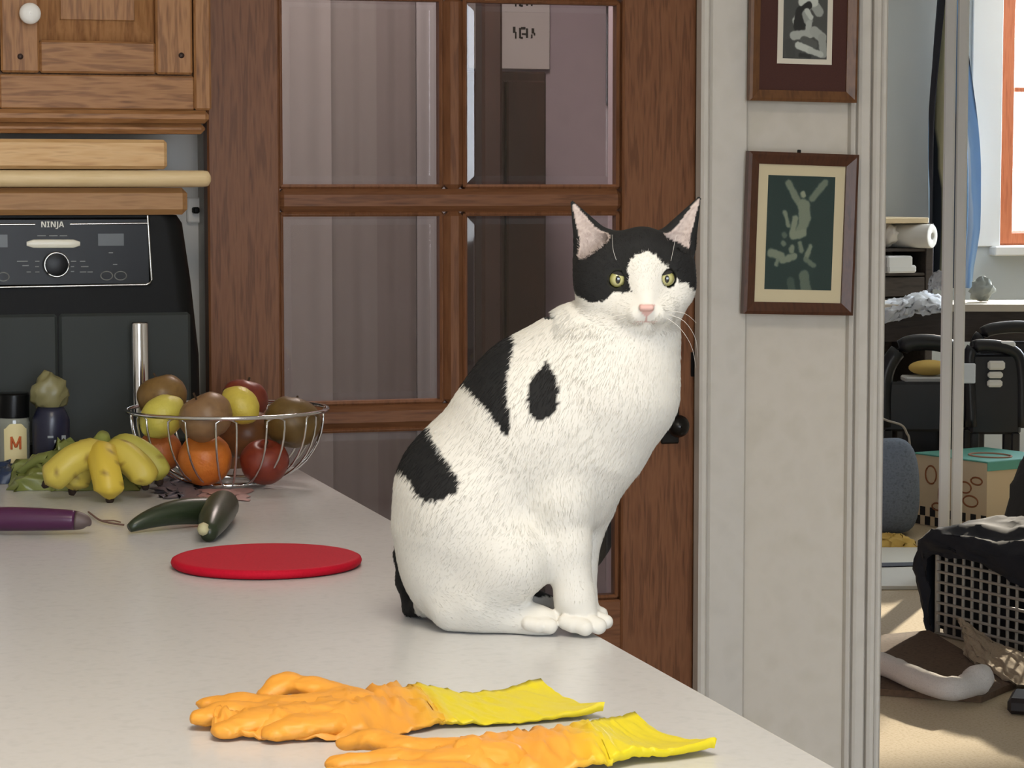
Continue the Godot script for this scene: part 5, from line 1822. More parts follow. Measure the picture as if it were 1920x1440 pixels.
func build_pictures() -> void:
	var zw := ZP + 0.0225
	var G := func(g: float) -> Color: return sc(g * 0.98, g, g * 0.95)
	# ---- upper: old portrait photograph on a dark mount
	var bl := at_z(1400, 190, zw)
	var br := at_z(1601, 190, zw)
	var w := br.x - bl.x
	var h := w * 1.32
	var t := thing("framed_portrait", "wooden frame holding a small black and white portrait on a dark mount", "picture", Vector3((bl.x + br.x) * 0.5, bl.y, zw))
	t.rotation.z = -0.012
	var s := w / 201.0
	var fw := tri_mat(noise_image(128, 0.04, 3, 51, [sc(78, 48, 26), sc(112, 74, 42), sc(94, 60, 34)]), Vector3(20, 4, 20), 0.4)
	frame_rails(t, -w / 2, 0, w / 2, h, 19 * s, 0.014, fw, fw)
	var mt := tri_mat(noise_image(128, 0.2, 2, 52, [sc(60, 28, 20), sc(76, 38, 28)]), Vector3(20, 20, 20), 0.8)
	own(t, flat_quad(-w / 2 + 15 * s, 15 * s, w / 2 - 15 * s, h - 15 * s, 0.005, 0.004), "mount", mt)
	own(t, flat_quad(-48 * s, 65 * s, 54 * s, 200 * s, 0.0062, 0.001), "paper_border", plain(sc(214, 206, 188), 0.7))
	var dark: Color = G.call(70)
	var strokes := [
		[0.30, 0.62, 0.62, 0.20, 0.10, G.call(176)], [0.62, 0.18, 0.80, 0.42, 0.10, G.call(150)], [0.45, 0.22, 0.66, 0.20, 0.12, G.call(196)],
		[0.40, 0.45, 0.36, 0.72, 0.13, G.call(30)], [0.45, 0.38, 0.56, 0.30, 0.08, G.call(26)],
		[0.52, 0.48, 0.56, 0.60, 0.10, G.call(150)], [0.52, 0.40, 0.62, 0.54, 0.05, G.call(190)], [0.58, 0.66, 0.56, 0.82, 0.06, G.call(170)],
		[0.24, 0.92, 0.60, 0.88, 0.09, G.call(168)], [0.70, 0.82, 0.88, 0.95, 0.10, G.call(160)], [0.88, 0.95, 0.92, 1.28, 0.08, G.call(150)],
		[0.48, 1.02, 0.68, 1.10, 0.09, G.call(84)], [0.34, 1.12, 0.62, 1.22, 0.07, G.call(190)], [0.62, 1.22, 0.86, 1.30, 0.06, G.call(180)], [0.12, 1.10, 0.18, 1.30, 0.10, G.call(64)], [0.40, 1.32, 0.60, 1.34, 0.04, G.call(40)]]
	var pm := plain(Color(1, 1, 1), 0.35)
	pm.albedo_texture = print_image(160, 224, dark, strokes, 71)
	own(t, flat_quad(-38 * s, 74 * s, 44 * s, 191 * s, 0.0068, 0.0005), "photograph", pm)
	# ---- lower: green print with pale winged figures
	bl = at_z(1388, 591, zw)
	br = at_z(1593, 591, zw)
	w = br.x - bl.x
	h = w * 1.365
	s = w / 205.0
	t = thing("framed_print", "dark wooden frame holding a green print of pale winged figures", "picture", Vector3((bl.x + br.x) * 0.5, bl.y, zw))
	t.rotation.z = -0.030
	fw = tri_mat(noise_image(128, 0.04, 3, 54, [sc(54, 30, 20), sc(84, 50, 32), sc(68, 40, 26)]), Vector3(20, 4, 20), 0.35)
	frame_rails(t, -w / 2, 0, w / 2, h, 21 * s, 0.016, fw, fw)
	own(t, flat_quad(-w / 2 + 16 * s, 16 * s, w / 2 - 16 * s, h - 16 * s, 0.005, 0.004), "mount", plain(sc(206, 192, 156), 0.75))
	var bgc := sc(34, 54, 50)
	var f := func(k: float) -> Color: return sc(34, 54, 50).lerp(sc(176, 178, 148), k)
	strokes = [
		[0.30, 0.10, 0.46, 0.36, 0.045, f.call(0.55)], [0.84, 0.08, 0.66, 0.30, 0.045, f.call(0.5)], [0.54, 0.40, 0.56, 0.56, 0.085, f.call(0.6)], [0.52, 0.24, 0.525, 0.26, 0.035, f.call(0.75)],
		[0.56, 0.60, 0.50, 0.78, 0.07, f.call(0.6)], [0.42, 0.58, 0.38, 0.80, 0.04, f.call(0.65)], [0.26, 0.50, 0.32, 0.68, 0.025, f.call(0.6)], [0.40, 0.82, 0.54, 0.78, 0.05, f.call(0.65)],
		[0.26, 0.80, 0.27, 0.82, 0.03, f.call(0.35)], [0.25, 0.92, 0.26, 0.93, 0.03, f.call(0.5)], [0.08, 1.06, 0.22, 1.10, 0.055, f.call(0.6)], [0.18, 1.16, 0.16, 1.22, 0.025, f.call(0.55)],
		[0.26, 1.16, 0.42, 1.10, 0.045, f.call(0.6)], [0.39, 0.98, 0.38, 1.02, 0.035, f.call(0.6)], [0.50, 0.92, 0.53, 1.02, 0.03, f.call(0.55)], [0.66, 0.96, 0.60, 1.12, 0.03, f.call(0.6)], [0.60, 1.14, 0.72, 1.22, 0.03, f.call(0.45)],
		[0.58, 1.36, 0.62, 1.56, 0.07, f.call(0.4)], [0.38, 1.44, 0.40, 1.56, 0.05, f.call(0.22)]]
	pm = plain(Color(1, 1, 1), 0.3)
	pm.albedo_texture = print_image(160, 250, bgc, strokes, 72)
	own(t, flat_quad(-62 * s, 43 * s, 63 * s, 240 * s, 0.0058, 0.0005), "printed_picture", pm)
	var m := Mb.new()
	m.box(Vector3(-6 * s, h + 0.002, 0.004), Vector3(0.006, 0.006, 0.004), 0.001)
	own(t, m, "hanging_loop", M.black_metal)

# ================================================================ living room
func fl(px: float, py: float) -> Vector3:
	return at_y(px, py, 0.003)

func cloth_sheet(rows: Array, nu: int, nv: int, wav: float, sd: int, thick := 0.004) -> Mb:
	# rows of room points; smooth in both ways, two sides
	var m := Mb.new()
	noise.seed = sd
	noise.frequency = 1.0
	for layer in 2:
		var pts := []
		for i in nu:
			var fi := float(i) / (nu - 1)
			var row := []
			for r in rows: row.append(catmull(r, fi))
			for j in nv:
				var fj := float(j) / (nv - 1)
				var p: Vector3 = catmull(row, fj)
				p += Vector3(noise.get_noise_2d(fi * 6.0, fj * 6.0), noise.get_noise_2d(fi * 6.0 + 50.0, fj * 6.0), noise.get_noise_2d(fi * 6.0, fj * 6.0 + 50.0)) * wav
				p.y -= layer * thick
				pts.append(p)
		m.grid(pts, [], nu, nv)
	return m

func black_chair(label: String, d: float, loop: Array, px0: float, px1: float, py_top: float, r: float) -> void:
	var mid := at_d((px0 + px1) / 2, 700, d)
	var t := thing("dark_chair", label, "chair", Vector3(mid.x, 0.003, mid.z), 0.0, "black chairs at the table")
	var bs := Basis(Vector3.UP, -YAW)
	var m := Mb.new()
	var lp := []
	for q in loop: lp.append(at_d(q[0], q[1], d))
	m.tube(smooth_path(lp, 30), r, 10)
	part(t, m, "back_loop", M.chair_black)
	var a := at_d(px0, py_top, d)
	var b := at_d(px1, py_top, d)
	var w := a.distance_to(b)
	var yb := 0.32
	m = Mb.new()
	m.box(Vector3(mid.x, (a.y + yb) / 2, mid.z), Vector3(w, a.y - yb, 0.03), 0.01, bs)
	part(t, m, "back_panel", M.chair_black)
	m = Mb.new()
	m.box(Vector3(mid.x, 0.35, mid.z) + fwd_h * 0.11, Vector3(w, 0.05, 0.18), 0.012, bs)
	part(t, m, "seat", M.chair_black)
	for q in [[-0.5, 0.0], [0.5, 0.0], [-0.5, 0.17], [0.5, 0.17]]:
		m = Mb.new()
		var p: Vector3 = mid + right_h * (w - 0.04) * q[0] + fwd_h * q[1]
		m.box(Vector3(p.x, 0.165, p.z), Vector3(0.032, 0.322, 0.032), 0.004, bs)
		part(t, m, "leg", M.chair_black)

func build_living_room() -> void:
	var m: Mb
	var t: Node3D
	M.chair_black = plain(sc(20, 21, 24), 0.35)
	# ---------------- window in the far wall
	var x0 := xz(1872, ZB)
	var y0 := yz(462, ZB, 1880)
	var w := Node3D.new()
	w.name = "window_1"
	add_child(w)
	w.position = Vector3(x0 + 0.8, y0, ZB - 0.1)
	w.set_meta("kind", "structure"); tag(w, "orange brown wooden window beyond the open doorway", "window")
	M.pine = tri_mat(noise_image(128, 0.03, 3, 81, [sc(176, 92, 56), sc(206, 122, 80), sc(192, 106, 66)]), Vector3(12, 1, 12), 0.45)
	var fx := x0 + 0.004
	var zf := ZB - 0.015
	for q in [[fx, fx + 0.085], [fx + 0.85, fx + 0.93], [7.612, 7.696]]:
		m = Mb.new()
		m.span(Vector3(q[0], y0 + 0.004, zf - 0.05), Vector3(q[1], 2.296, zf), 0.012)
		part(w, m, "frame_post", M.pine)
	for q in [[y0 + 0.004, y0 + 0.075], [2.22, 2.296]]:
		m = Mb.new()
		m.span(Vector3(fx, q[0], zf - 0.048), Vector3(7.696, q[1], zf - 0.002), 0.012)
		part(w, m, "frame_rail", M.pine)
	for yy in [at_z(1910, 168, zf).y]:
		m = Mb.new()
		m.span(Vector3(fx + 0.06, yy - 0.012, zf - 0.04), Vector3(7.65, yy + 0.012, zf - 0.01), 0.004)
		part(w, m, "glazing_bar", M.pine)
	for q in [[fx + 0.08, fx + 0.86], [fx + 0.92, 7.62]]:
		m = Mb.new()
		m.span(Vector3(q[0], y0 + 0.07, zf - 0.028), Vector3(q[1], 2.23, zf - 0.024), 0.0)
		part(w, m, "pane", M.glass)
	m = Mb.new()
	m.span(Vector3(x0 - 0.05, y0 - 0.045, ZB - 0.1), Vector3(7.75, y0 + 0.002, ZB + 0.06), 0.006)
	part(w, m, "window_sill", M.white_wall)
	m = Mb.new()
	m.span(Vector3(xz(1816, ZB), y0, ZB + 0.001), Vector3(x0, 2.35, ZB + 0.015), 0.003)
	part(w, m, "reveal_board", M.white_wall)
	# ---------------- curtain
	m = Mb.new()
	var pts := []
	var cols := []
	var nu := 60
	var nv := 24
	var cpx := [lin(34, 38, 46), lin(44, 50, 62), lin(206, 202, 164), lin(76, 84, 98), lin(96, 110, 130), lin(120, 160, 204), lin(226, 232, 236), lin(160, 190, 220)]  # stripe colours, with the window side painted brighter as if lit through
	for i in nu:
		for j in nv:
			var u := float(i) / (nu - 1)
			var v := float(j) / (nv - 1)
			var py := lerpf(-320.0, 540.0, v)
			var left := lerpf(1768.0, 1736.0, smoothstep(0.2, 0.7, v))
			var right := lerpf(1800.0, 1834.0, smoothstep(0.35, 0.75, v))
			right = lerpf(right, 1818.0, smoothstep(0.85, 1.0, v))
			var p := at_z(lerpf(left, right, u), py, ZB + 0.16)
			p.z += 0.045 * sin(u * 19.0 + v * 1.5) + 0.02 * sin(u * 33.0 - v * 3.0)
			pts.append(p)
			cols.append(cpx[int(fmod(u * 7.99 + 0.25 * sin(v * 5.0) + 8.0, 8.0))])
	m.grid(pts, cols, nu, nv)
	var cm := plain(Color(1, 1, 1), 0.85, 0.0, true)
	cm.backlight = Color(0.6, 0.6, 0.6)
	single("curtain", m, cm, "blue and cream striped curtain beside the wooden window, coloured brighter on its lit side", "curtain")
	# ---------------- white post of a folded partition
	var pc := at_d(1788, 500, 8.3)
	m = Mb.new()
	var bs := Basis(Vector3.UP, -YAW - 0.178)
	var pp := 8.3 / FOCAL
	m.box(Vector3(pc.x, CEIL / 2, pc.z) - right_h * 11.5 * pp, Vector3(21 * pp, CEIL - 0.006, 0.05), 0.006, bs)
	m.box(Vector3(pc.x, CEIL / 2, pc.z) + right_h * 12.0 * pp, Vector3(21 * pp, CEIL - 0.006, 0.05), 0.006, bs)
	struct("trim_4", m, plain(sc(232, 232, 226), 0.5), "pale upright post in the room beyond the doorway", "post")
	# ---------------- shelf unit with folded things on it
	var dz := ZB + 0.42
	var X := func(px: float) -> float: return xz(px, dz)
	var Y := func(py: float) -> float: return yz(py, dz, 1700)
	M.dark_oak = tri_mat(noise_image(128, 0.03, 3, 83, [sc(46, 40, 36), sc(70, 62, 56), sc(58, 50, 45)]), Vector3(1.5, 9, 9), 0.6)
	t = thing("shelf_unit", "dark wooden shelf unit against the far wall, its top coloured pale as if lit", "shelf unit", Vector3(X.call(1690), 0.003, ZB + 0.22))
	m = Mb.new()
	m.span(Vector3(X.call(1590), Y.call(419), ZB + 0.03), Vector3(X.call(1741), Y.call(408), dz), 0.004)
	part(t, m, "lit_top_board", plain(sc(226, 206, 168), 0.5))  # light on the top plank is put into its pale colour
	m = Mb.new()
	m.span(Vector3(X.call(1595), 0.004, ZB + 0.03), Vector3(X.call(1600), Y.call(419), dz - 0.01), 0.0)
	m.span(Vector3(X.call(1738), 0.004, ZB + 0.03), Vector3(X.call(1752), Y.call(419), dz - 0.01), 0.003)
	part(t, m, "side_panel", M.dark_oak)
	m = Mb.new()
	m.span(Vector3(X.call(1600), 0.004, ZB + 0.02), Vector3(X.call(1738), Y.call(419), ZB + 0.04), 0.0)
	part(t, m, "back_panel", M.dark_oak)
	for yy in [466.0, 512.0]:
		m = Mb.new()
		m.span(Vector3(X.call(1600), Y.call(yy + 6), ZB + 0.04), Vector3(X.call(1738), Y.call(yy), dz - 0.02), 0.003)
		part(t, m, "shelf", M.dark_oak)
	for q in [[520.0, 556.0], [560.0, 640.0]]:
		m = Mb.new()
		m.span(Vector3(X.call(1601), Y.call(q[1]), dz - 0.04), Vector3(X.call(1737), Y.call(q[0]), dz - 0.012), 0.004)
		part(t, m, "drawer_front", M.dark_oak)
	# white roll on the shelf
	var rc := at_z(1712, 441, dz - 0.05)
	t = thing("paper_roll", "white paper roll lying on the upper shelf of the dark unit", "paper roll", Vector3(rc.x, Y.call(466), rc.z))
	m = Mb.new()
	var rr := 25.0 / 445.0
	rc.y = Y.call(466) + rr + 0.001
	m.lathe([Vector2(0.016, -0.14), Vector2(rr - 0.004, -0.14), Vector2(rr, -0.136), Vector2(rr, 0.096), Vector2(rr - 0.004, 0.10), Vector2(0.018, 0.10), Vector2(0.016, 0.08), Vector2(0.016, -0.14)], 28, rc, Basis(Vector3(0, 1, 0), Vector3(0.62, 0, 0.78), Vector3(0.78, 0, -0.62)))
	part(t, m, "roll", plain(sc(216, 214, 206), 0.85))
	m = Mb.new()
	for q in [[1668, 486, 30, 26], [1672, 499, 34, 16]]:
		var p := at_z(q[0], q[1], dz - 0.08)
		m.box(Vector3(p.x, p.y, p.z), Vector3(q[2] * 2.0 / 445.0, q[3] / 445.0, 0.2), 0.008, Basis(Vector3.UP, 0.1))
	var lowest := 1e9
	for v in m.v: lowest = minf(lowest, v.y)
	for k in m.v.size(): m.v[k].y += Y.call(512) + 0.001 - lowest
	single("folded_linen", m, plain(sc(222, 224, 222), 0.9), "folded white linen on the lower shelf of the dark unit", "linen")
	m = Mb.new()
	pts = []
	noise.seed = 5
	noise.frequency = 1.0
	var hc := at_z(1664, 440, dz - 0.07)
	for i in 20:
		for j in 12:
			var u := PI * j / 11.0
			var a := TAU * i / 20
			var p := Vector3(sin(u) * cos(a) * 0.05, cos(u) * 0.06, sin(u) * sin(a) * 0.06)
			p *= 0.9 + 0.4 * noise.get_noise_3dv(p * 30.0)
			pts.append(Vector3(hc.x, Y.call(466) + 0.064, hc.z) + p)
	m.grid(pts, [], 20, 12, true, false)
	single("pale_bundle", m, plain(sc(206, 200, 190), 0.95), "small pale soft bundle on the upper shelf beside the paper roll", "bundle")
	# ---------------- table with a crumpled white cover
	var td := 10.5
	var tl := at_d(1640, 585, td)
	var ty := at_d(1860, 571, td).y
	var ta := at_d(1600, 571, td)
	var tb := at_d(2060, 571, td)
	t = thing("side_table", "long dark table under the window, its top coloured pale as if lit", "table", Vector3((ta.x + tb.x) / 2, 0.003, (ta.z + tb.z) / 2))
	var back := Vector3(0.10, 0, -0.42)
	m = Mb.new()
	m.prism([Vector2(ta.x, ta.z), Vector2(tb.x, tb.z), Vector2(tb.x + back.x, tb.z + back.z), Vector2(ta.x + back.x, ta.z + back.z)], ty - 0.03, ty)
	part(t, m, "lit_table_top", plain(sc(214, 204, 184), 0.5))  # pale colour holds the strong window light on the top
	m = Mb.new()
	var ins := Vector3(0.01, 0, -0.03)
	m.prism([Vector2(ta.x + ins.x, ta.z + ins.z), Vector2(tb.x - 0.02, tb.z + ins.z), Vector2(tb.x + back.x, tb.z + back.z), Vector2(ta.x + back.x, ta.z + back.z)], ty - 0.16, ty - 0.03)
	part(t, m, "apron", M.dark_oak)
	for q in [[ta, 0.06], [tb, -0.06]]:
		for bk in [0.08, 0.9]:
			m = Mb.new()
			var p: Vector3 = q[0] + back * bk
			m.box(Vector3(p.x + q[1], (ty - 0.16) / 2 + 0.003, p.z), Vector3(0.05, ty - 0.162, 0.05), 0.004)
			part(t, m, "leg", M.dark_oak)
	m = cloth_sheet([
		[at_d(1640, 606, td - 0.02), at_d(1680, 600, td - 0.03), at_d(1720, 588, td - 0.02), at_d(1768, 584, td - 0.02)],
		[at_d(1640, 585, td - 0.01), at_d(1690, 572, td - 0.02), at_d(1725, 560, td), at_d(1768, 572, td)],
		[at_d(1640, 570, td + 0.2), at_d(1690, 558, td + 0.2), at_d(1730, 548, td + 0.2), at_d(1768, 556, td + 0.2)]], 40, 24, 0.02, 21)
	single("white_cover", m, plain(sc(220, 224, 228), 0.85), "crumpled white cloth lying on the long dark table", "cloth")
	m = cloth_sheet([
		[at_d(1740, 548, td + 0.15), at_d(1752, 540, td + 0.15), at_d(1766, 545, td + 0.15)],
		[at_d(1742, 528, td + 0.16), at_d(1752, 510, td + 0.16), at_d(1766, 508, td + 0.16)]], 14, 14, 0.012, 22)
	single("patterned_cloth", m, plain(sc(176, 176, 178), 0.85), "small pale patterned cloth propped on the table by the curtain", "cloth")
	m = Mb.new()
	pts = []
	noise.seed = 15
	noise.frequency = 1.0
	var gb := at_d(1842, 532, td + 0.25)
	gb.y = ty + 0.052
	for i in 22:
		for j in 14:
			var u := PI * j / 13.0
			var a := TAU * i / 22
			var p := Vector3(sin(u) * cos(a) * 0.055, cos(u) * 0.055, sin(u) * sin(a) * 0.05)
			p *= 0.9 + 0.5 * noise.get_noise_3dv(p * 26.0)
			p.y = maxf(p.y, -0.05)
			pts.append(gb + p)
	m.grid(pts, [], 22, 14, true, false)
	single("grey_bundle", m, plain(sc(150, 156, 152), 0.9), "small crumpled grey bundle on the table under the window sill", "bundle")
	# ---------------- dark chairs with their backs to the doorway
	var cd := 10.0
	black_chair("black chair with a looped backrest beside the pale post", cd, [[1656, 800], [1657, 730], [1664, 688], [1690, 652], [1720, 642], [1764, 645], [1786, 660], [1794, 720], [1794, 800]], 1657, 1794, 716, 0.034)
	black_chair("black chair behind the turquoise box, with a white lit edge added on its top rail", cd - 0.12, [[1822, 800], [1818, 700], [1822, 655], [1850, 648], [1896, 657], [1914, 690], [1916, 800]], 1820, 1915, 664, 0.026)
	black_chair("black chair with a high arched back rail close to the table", cd + 0.14, [[1828, 760], [1828, 660], [1842, 626], [1875, 615], [1930, 615], [1975, 640], [1980, 760]], 1830, 1978, 640, 0.026)
	# storage chest with a yellow cushion, seen through the loop
	var tc := at_d(1742, 716, 10.38)
	var trunk_top := tc.y
	t = thing("storage_chest", "low dark storage chest carrying the yellow cushion", "chest", Vector3(tc.x, 0.003, tc.z))
	m = Mb.new()
	m.box(Vector3(tc.x, trunk_top / 2 - 0.012, tc.z), Vector3(0.24, trunk_top - 0.034, 0.16), 0.01, Basis(Vector3.UP, -YAW))
	part(t, m, "body", M.chair_black)
	m = Mb.new()
	m.box(Vector3(tc.x, trunk_top - 0.014, tc.z), Vector3(0.25, 0.027, 0.17), 0.006, Basis(Vector3.UP, -YAW))
	part(t, m, "lid", M.chair_black)
	m = Mb.new()
	m.box(Vector3(tc.x, trunk_top + 0.013, tc.z), Vector3(0.22, 0.024, 0.14), 0.006, Basis(Vector3.UP, -YAW))
	single("folded_sheet", m, plain(sc(206, 208, 204), 0.85), "folded pale sheet under the yellow cushion", "sheet")
	m = Mb.new()
	pts = []
	for i in 24:
		for j in 12:
			var u := PI * j / 11.0
			var a := TAU * i / 24
			pts.append(Vector3(tc.x, trunk_top + 0.026 + 0.034, tc.z) + Basis(Vector3.UP, -YAW) * Vector3(sin(u) * cos(a) * 0.088, cos(u) * 0.033, sin(u) * sin(a) * 0.06))
	m.grid(pts, [], 24, 12, true, false)
	single("yellow_cushion", m, plain(sc(222, 188, 104), 0.9), "small yellow cushion seen through the black chair loop", "cushion")
	# paper, towels and a white piece for the lit rail edge, second chair
	var f2 := cd - 0.12 - 0.035
	m = Mb.new()
	m.box(at_d(1817, 700, f2 - 0.02), Vector3(0.05, 0.08, 0.016), 0.004, Basis(Vector3.UP, -YAW))
	single("paper_packet", m, plain(sc(222, 228, 234), 0.8), "pale paper packet hanging on the black chair beside the post", "packet")
	for q in [[1868, 685, 0.068, 0.036, "upper"], [1866, 703, 0.060, 0.026, "middle"], [1865, 719, 0.060, 0.030, "lowest"]]:
		m = Mb.new()
		m.box(at_d(q[0], q[1], f2), Vector3(q[2], q[3], 0.026), 0.008, Basis(Vector3.UP, -YAW))
		single("folded_towel", m, plain(sc(232, 230, 222), 0.9), "%s of three small folded white towels on the black chair back" % q[4], "towel", "folded towels on the chair back")
	m = Mb.new()
	m.box(at_d(1888, 646, f2 + 0.03), Vector3(0.066, 0.028, 0.03), 0.008, Basis(Vector3.UP, -YAW))
	single("lit_rail_edge", m, plain(sc(228, 230, 230), 0.8), "white piece added for the lit edge of the black chair top rail", "cloth")
	# ---------------- turquoise printed box
	var ca2 := fl(1849, 1004)
	var cb := fl(1716, 982)
	var ex := cb - ca2
	ex.y = 0
	var ey := Vector3(-ex.z, 0, ex.x).normalized() * 0.36
	if ey.dot(fwd_h) < 0: ey = -ey
	var bh := 0.272
	t = thing("turquoise_box", "large cardboard box with a turquoise lid and checkered print", "box", Vector3(ca2.x, 0.003, ca2.z))
	var faces := [[ca2, ca2 + ex], [ca2, ca2 + ey], [ca2 + ex, ca2 + ex + ey], [ca2 + ey, ca2 + ex + ey]]
	var midp := ca2 + (ex + ey) / 2 + Vector3(0, bh / 2, 0)
	m = Mb.new()
	for q in faces: m.face([q[0], q[1], q[1] + Vector3(0, bh, 0), q[0] + Vector3(0, bh, 0)], midp)
	m.face([ca2, ca2 + ex, ca2 + ex + ey, ca2 + ey], midp)
	m.face([ca2 + Vector3(0, bh, 0), ca2 + ex + Vector3(0, bh, 0), ca2 + ex + ey + Vector3(0, bh, 0), ca2 + ey + Vector3(0, bh, 0)], midp)
	part(t, m, "carton", plain(sc(216, 196, 162), 0.8))
	m = Mb.new()
	var o := (ex + ey) * -0.004
	var P := func(a: float, b: float, h2: float) -> Vector3: return ca2 + ex * a + ey * b + Vector3(0, h2, 0)
	m.box(P.call(0.5, 0.5, bh + 0.004), Vector3(ey.length() * 1.03, 0.006, ex.length() * 1.03), 0.002, Basis(ey.normalized(), Vector3.UP, -ex.normalized()))
	m.box(P.call(-0.014, 0.5, bh - 0.012), Vector3(ey.length() * 1.02, 0.034, 0.005), 0.001, Basis(ey.normalized(), Vector3.UP, -ex.normalized()))
	part(t, m, "lid", plain(sc(96, 168, 152), 0.7))
	m = Mb.new()
	for k in 14:
		for r in 2:
			if (k + r) % 2 == 0: continue
			var a := (k + 0.5) / 14.0
			m.box(P.call(a, -0.003, 0.02 + 0.036 * r), Vector3(0.002, 0.034, ex.length() / 14.0), 0.0, Basis(ey.normalized(), Vector3.UP, -ex.normalized()))
	part(t, m, "checkered_print", plain(sc(30, 28, 28), 0.8))
	var pr := plain(sc(150, 92, 56), 0.8)
	for q in [[0.78, 0.20, 0.030, 0.05], [0.62, 0.13, 0.018, 0.06], [0.30, 0.17, 0.034, 0.03], [0.14, 0.20, 0.03, 0.02], [0.22, 0.12, 0.04, 0.03], [0.68, 0.08, 0.03, 0.02]]:
		m = Mb.new()
		var rg := []
		for k in 18: rg.append(P.call(q[0], -0.002, q[1]) + ex.normalized() * cos(TAU * k / 18) * q[2] + Vector3(0, sin(TAU * k / 18) * q[3] * 0.7, 0))
		m.tube(rg, 0.0035, 5, true)
		part(t, m, "printed_motif", pr)
	m = Mb.new()
	var rg2 := []
	for k in 20: rg2.append(P.call(0.36, 0.42, bh + 0.008) + ex.normalized() * cos(TAU * k / 20) * 0.09 + ey.normalized() * sin(TAU * k / 20) * 0.07)
	m.tube(rg2, 0.005, 5, true)
	part(t, m, "lid_motif", plain(sc(176, 132, 108), 0.8))
	# ---------------- grey pouffe and a thin bent rod
	m = Mb.new()
	pts = []
	var gc := fl(1672, 1000)
	for i in 30:
		for j in 18:
			var u := PI * j / 17.0
			var a := TAU * i / 30
			var cu := cos(u)
			var su := sin(u)
			var q := Vector3(signf(cos(a)) * pow(absf(cos(a)), 0.7) * pow(su, 0.55) * 0.098, signf(cu) * pow(absf(cu), 0.8) * 0.178, signf(sin(a)) * pow(absf(sin(a)), 0.7) * pow(su, 0.55) * 0.12)
			pts.append(gc + Vector3(0, 0.182, 0) + Basis(Vector3.UP, -YAW) * Basis(Vector3(0, 0, 1), 0.04) * q)
	m.grid(pts, [], 30, 18, true, false)
	var velv := tri_mat(noise_image(128, 0.06, 4, 87, [sc(78, 86, 98), sc(120, 130, 144), sc(96, 104, 118)]), Vector3(6, 6, 6), 0.95)
	single("grey_cushion", m, velv, "plump grey blue cushion standing on the floor beside the box", "cushion")
	m = Mb.new()
	var gd := 9.72
	m.tube(smooth_path([at_d(1640, 776, gd), at_d(1662, 788, gd), at_d(1690, 797, gd), at_d(1700, 812, gd), at_d(1706, 836, gd), at_d(1712, 965, gd)], 24), 0.005, 6)
	single("bent_rod", m, plain(sc(176, 166, 150), 0.5), "thin pale bent rod behind the grey cushion", "rod")
	# ---------------- floor: yellow cloth, mat whitened for the sun patch, with a dark band
	var ya := fl(1640, 1006)
	m = crumple(fl(1630, 1010), fl(1706, 1014), fl(1722, 1027), fl(1630, 1028), 0.05, 31, 20, 14)
	for k in m.v.size(): m.v[k].y += 0.002
	single("yellow_cloth", m, plain(sc(220, 184, 96), 0.9), "crumpled yellow cloth on the carpet by the grey cushion", "cloth")
	var ma := fl(1600, 1032)
	var mb2 := fl(1760, 1032)
	var mc := fl(1760, 1105)
	var md := fl(1600, 1105)
	t = thing("sun_white_mat", "floor mat beyond the covered crate, white as in a sun patch, with a dark stripe", "mat", Vector3(fl(1680, 1070).x, 0.003, fl(1680, 1070).z))
	m = Mb.new()
	m.prism([Vector2(ma.x, ma.z), Vector2(mb2.x, mb2.z), Vector2(mc.x, mc.z), Vector2(md.x, md.z)], 0.003, 0.014)
	part(t, m, "pad", plain(sc(222, 220, 206), 0.85))  # pad colour carries the brightness of the sun on the floor here
	m = Mb.new()
	var s0 := at_y(1600, 1058, 0.0145)
	var s1 := at_y(1760, 1055, 0.0145)
	var s2 := at_y(1760, 1061, 0.0145)
	var s3 := at_y(1600, 1065, 0.0145)
	m.prism([Vector2(s0.x, s0.z), Vector2(s1.x, s1.z), Vector2(s2.x, s2.z), Vector2(s3.x, s3.z)], 0.0142, 0.018)
	part(t, m, "dark_stripe", plain(sc(40, 42, 52), 0.8))
	# ---------------- pet crate under a dark blanket
	var la := fl(1757, 1190)
	var lb := fl(2030, 1258)
	var dirx := (lb - la).normalized()
	var dirz := Vector3(-dirx.z, 0, dirx.x)
	if dirz.dot(fwd_h) < 0: dirz = -dirz
	var cw := la.distance_to(lb)
	var ch := 0.285
	var cdp := 0.40
	t = thing("pet_crate", "pale wire fronted pet crate under a dark blanket", "pet crate", la)
	var wire := plain(sc(150, 142, 128), 0.45)
	var nw := 16
	for k in nw + 1:
		m = Mb.new()
		var p := la + dirx * cw * k / nw
		m.tube([p, p + Vector3(0, ch, 0)], 0.0052 if k % nw else 0.009, 6)
		part(t, m, "upright_wire", wire)
	for k in 10:
		m = Mb.new()
		var h2 := 0.006 + (ch - 0.012) * k / 9.0
		m.tube([la + Vector3(0, h2, 0) - dirz * 0.004, lb + Vector3(0, h2, 0) - dirz * 0.004], 0.0046, 6)
		part(t, m, "cross_wire", wire)
	m = Mb.new()
	var crb := Basis(dirx, Vector3.UP, dirx.cross(Vector3.UP))
	m.box(la + dirx * cw / 2 + dirz * (cdp / 2 + 0.02) + Vector3(0, 0.012, 0), Vector3(cw, 0.02, cdp), 0.004, crb)
	m.box(la + dirx * 0.006 + dirz * (cdp / 2 + 0.02) + Vector3(0, ch / 2, 0), Vector3(0.012, ch - 0.01, cdp), 0.003, crb)
	m.box(la + dirx * (cw - 0.006) + dirz * (cdp / 2 + 0.02) + Vector3(0, ch / 2, 0), Vector3(0.012, ch - 0.01, cdp), 0.003, crb)
	m.box(la + dirx * cw / 2 + dirz * (cdp + 0.03) + Vector3(0, ch / 2, 0), Vector3(cw, ch - 0.01, 0.012), 0.003, crb)
	part(t, m, "shell", plain(sc(44, 42, 42), 0.7))
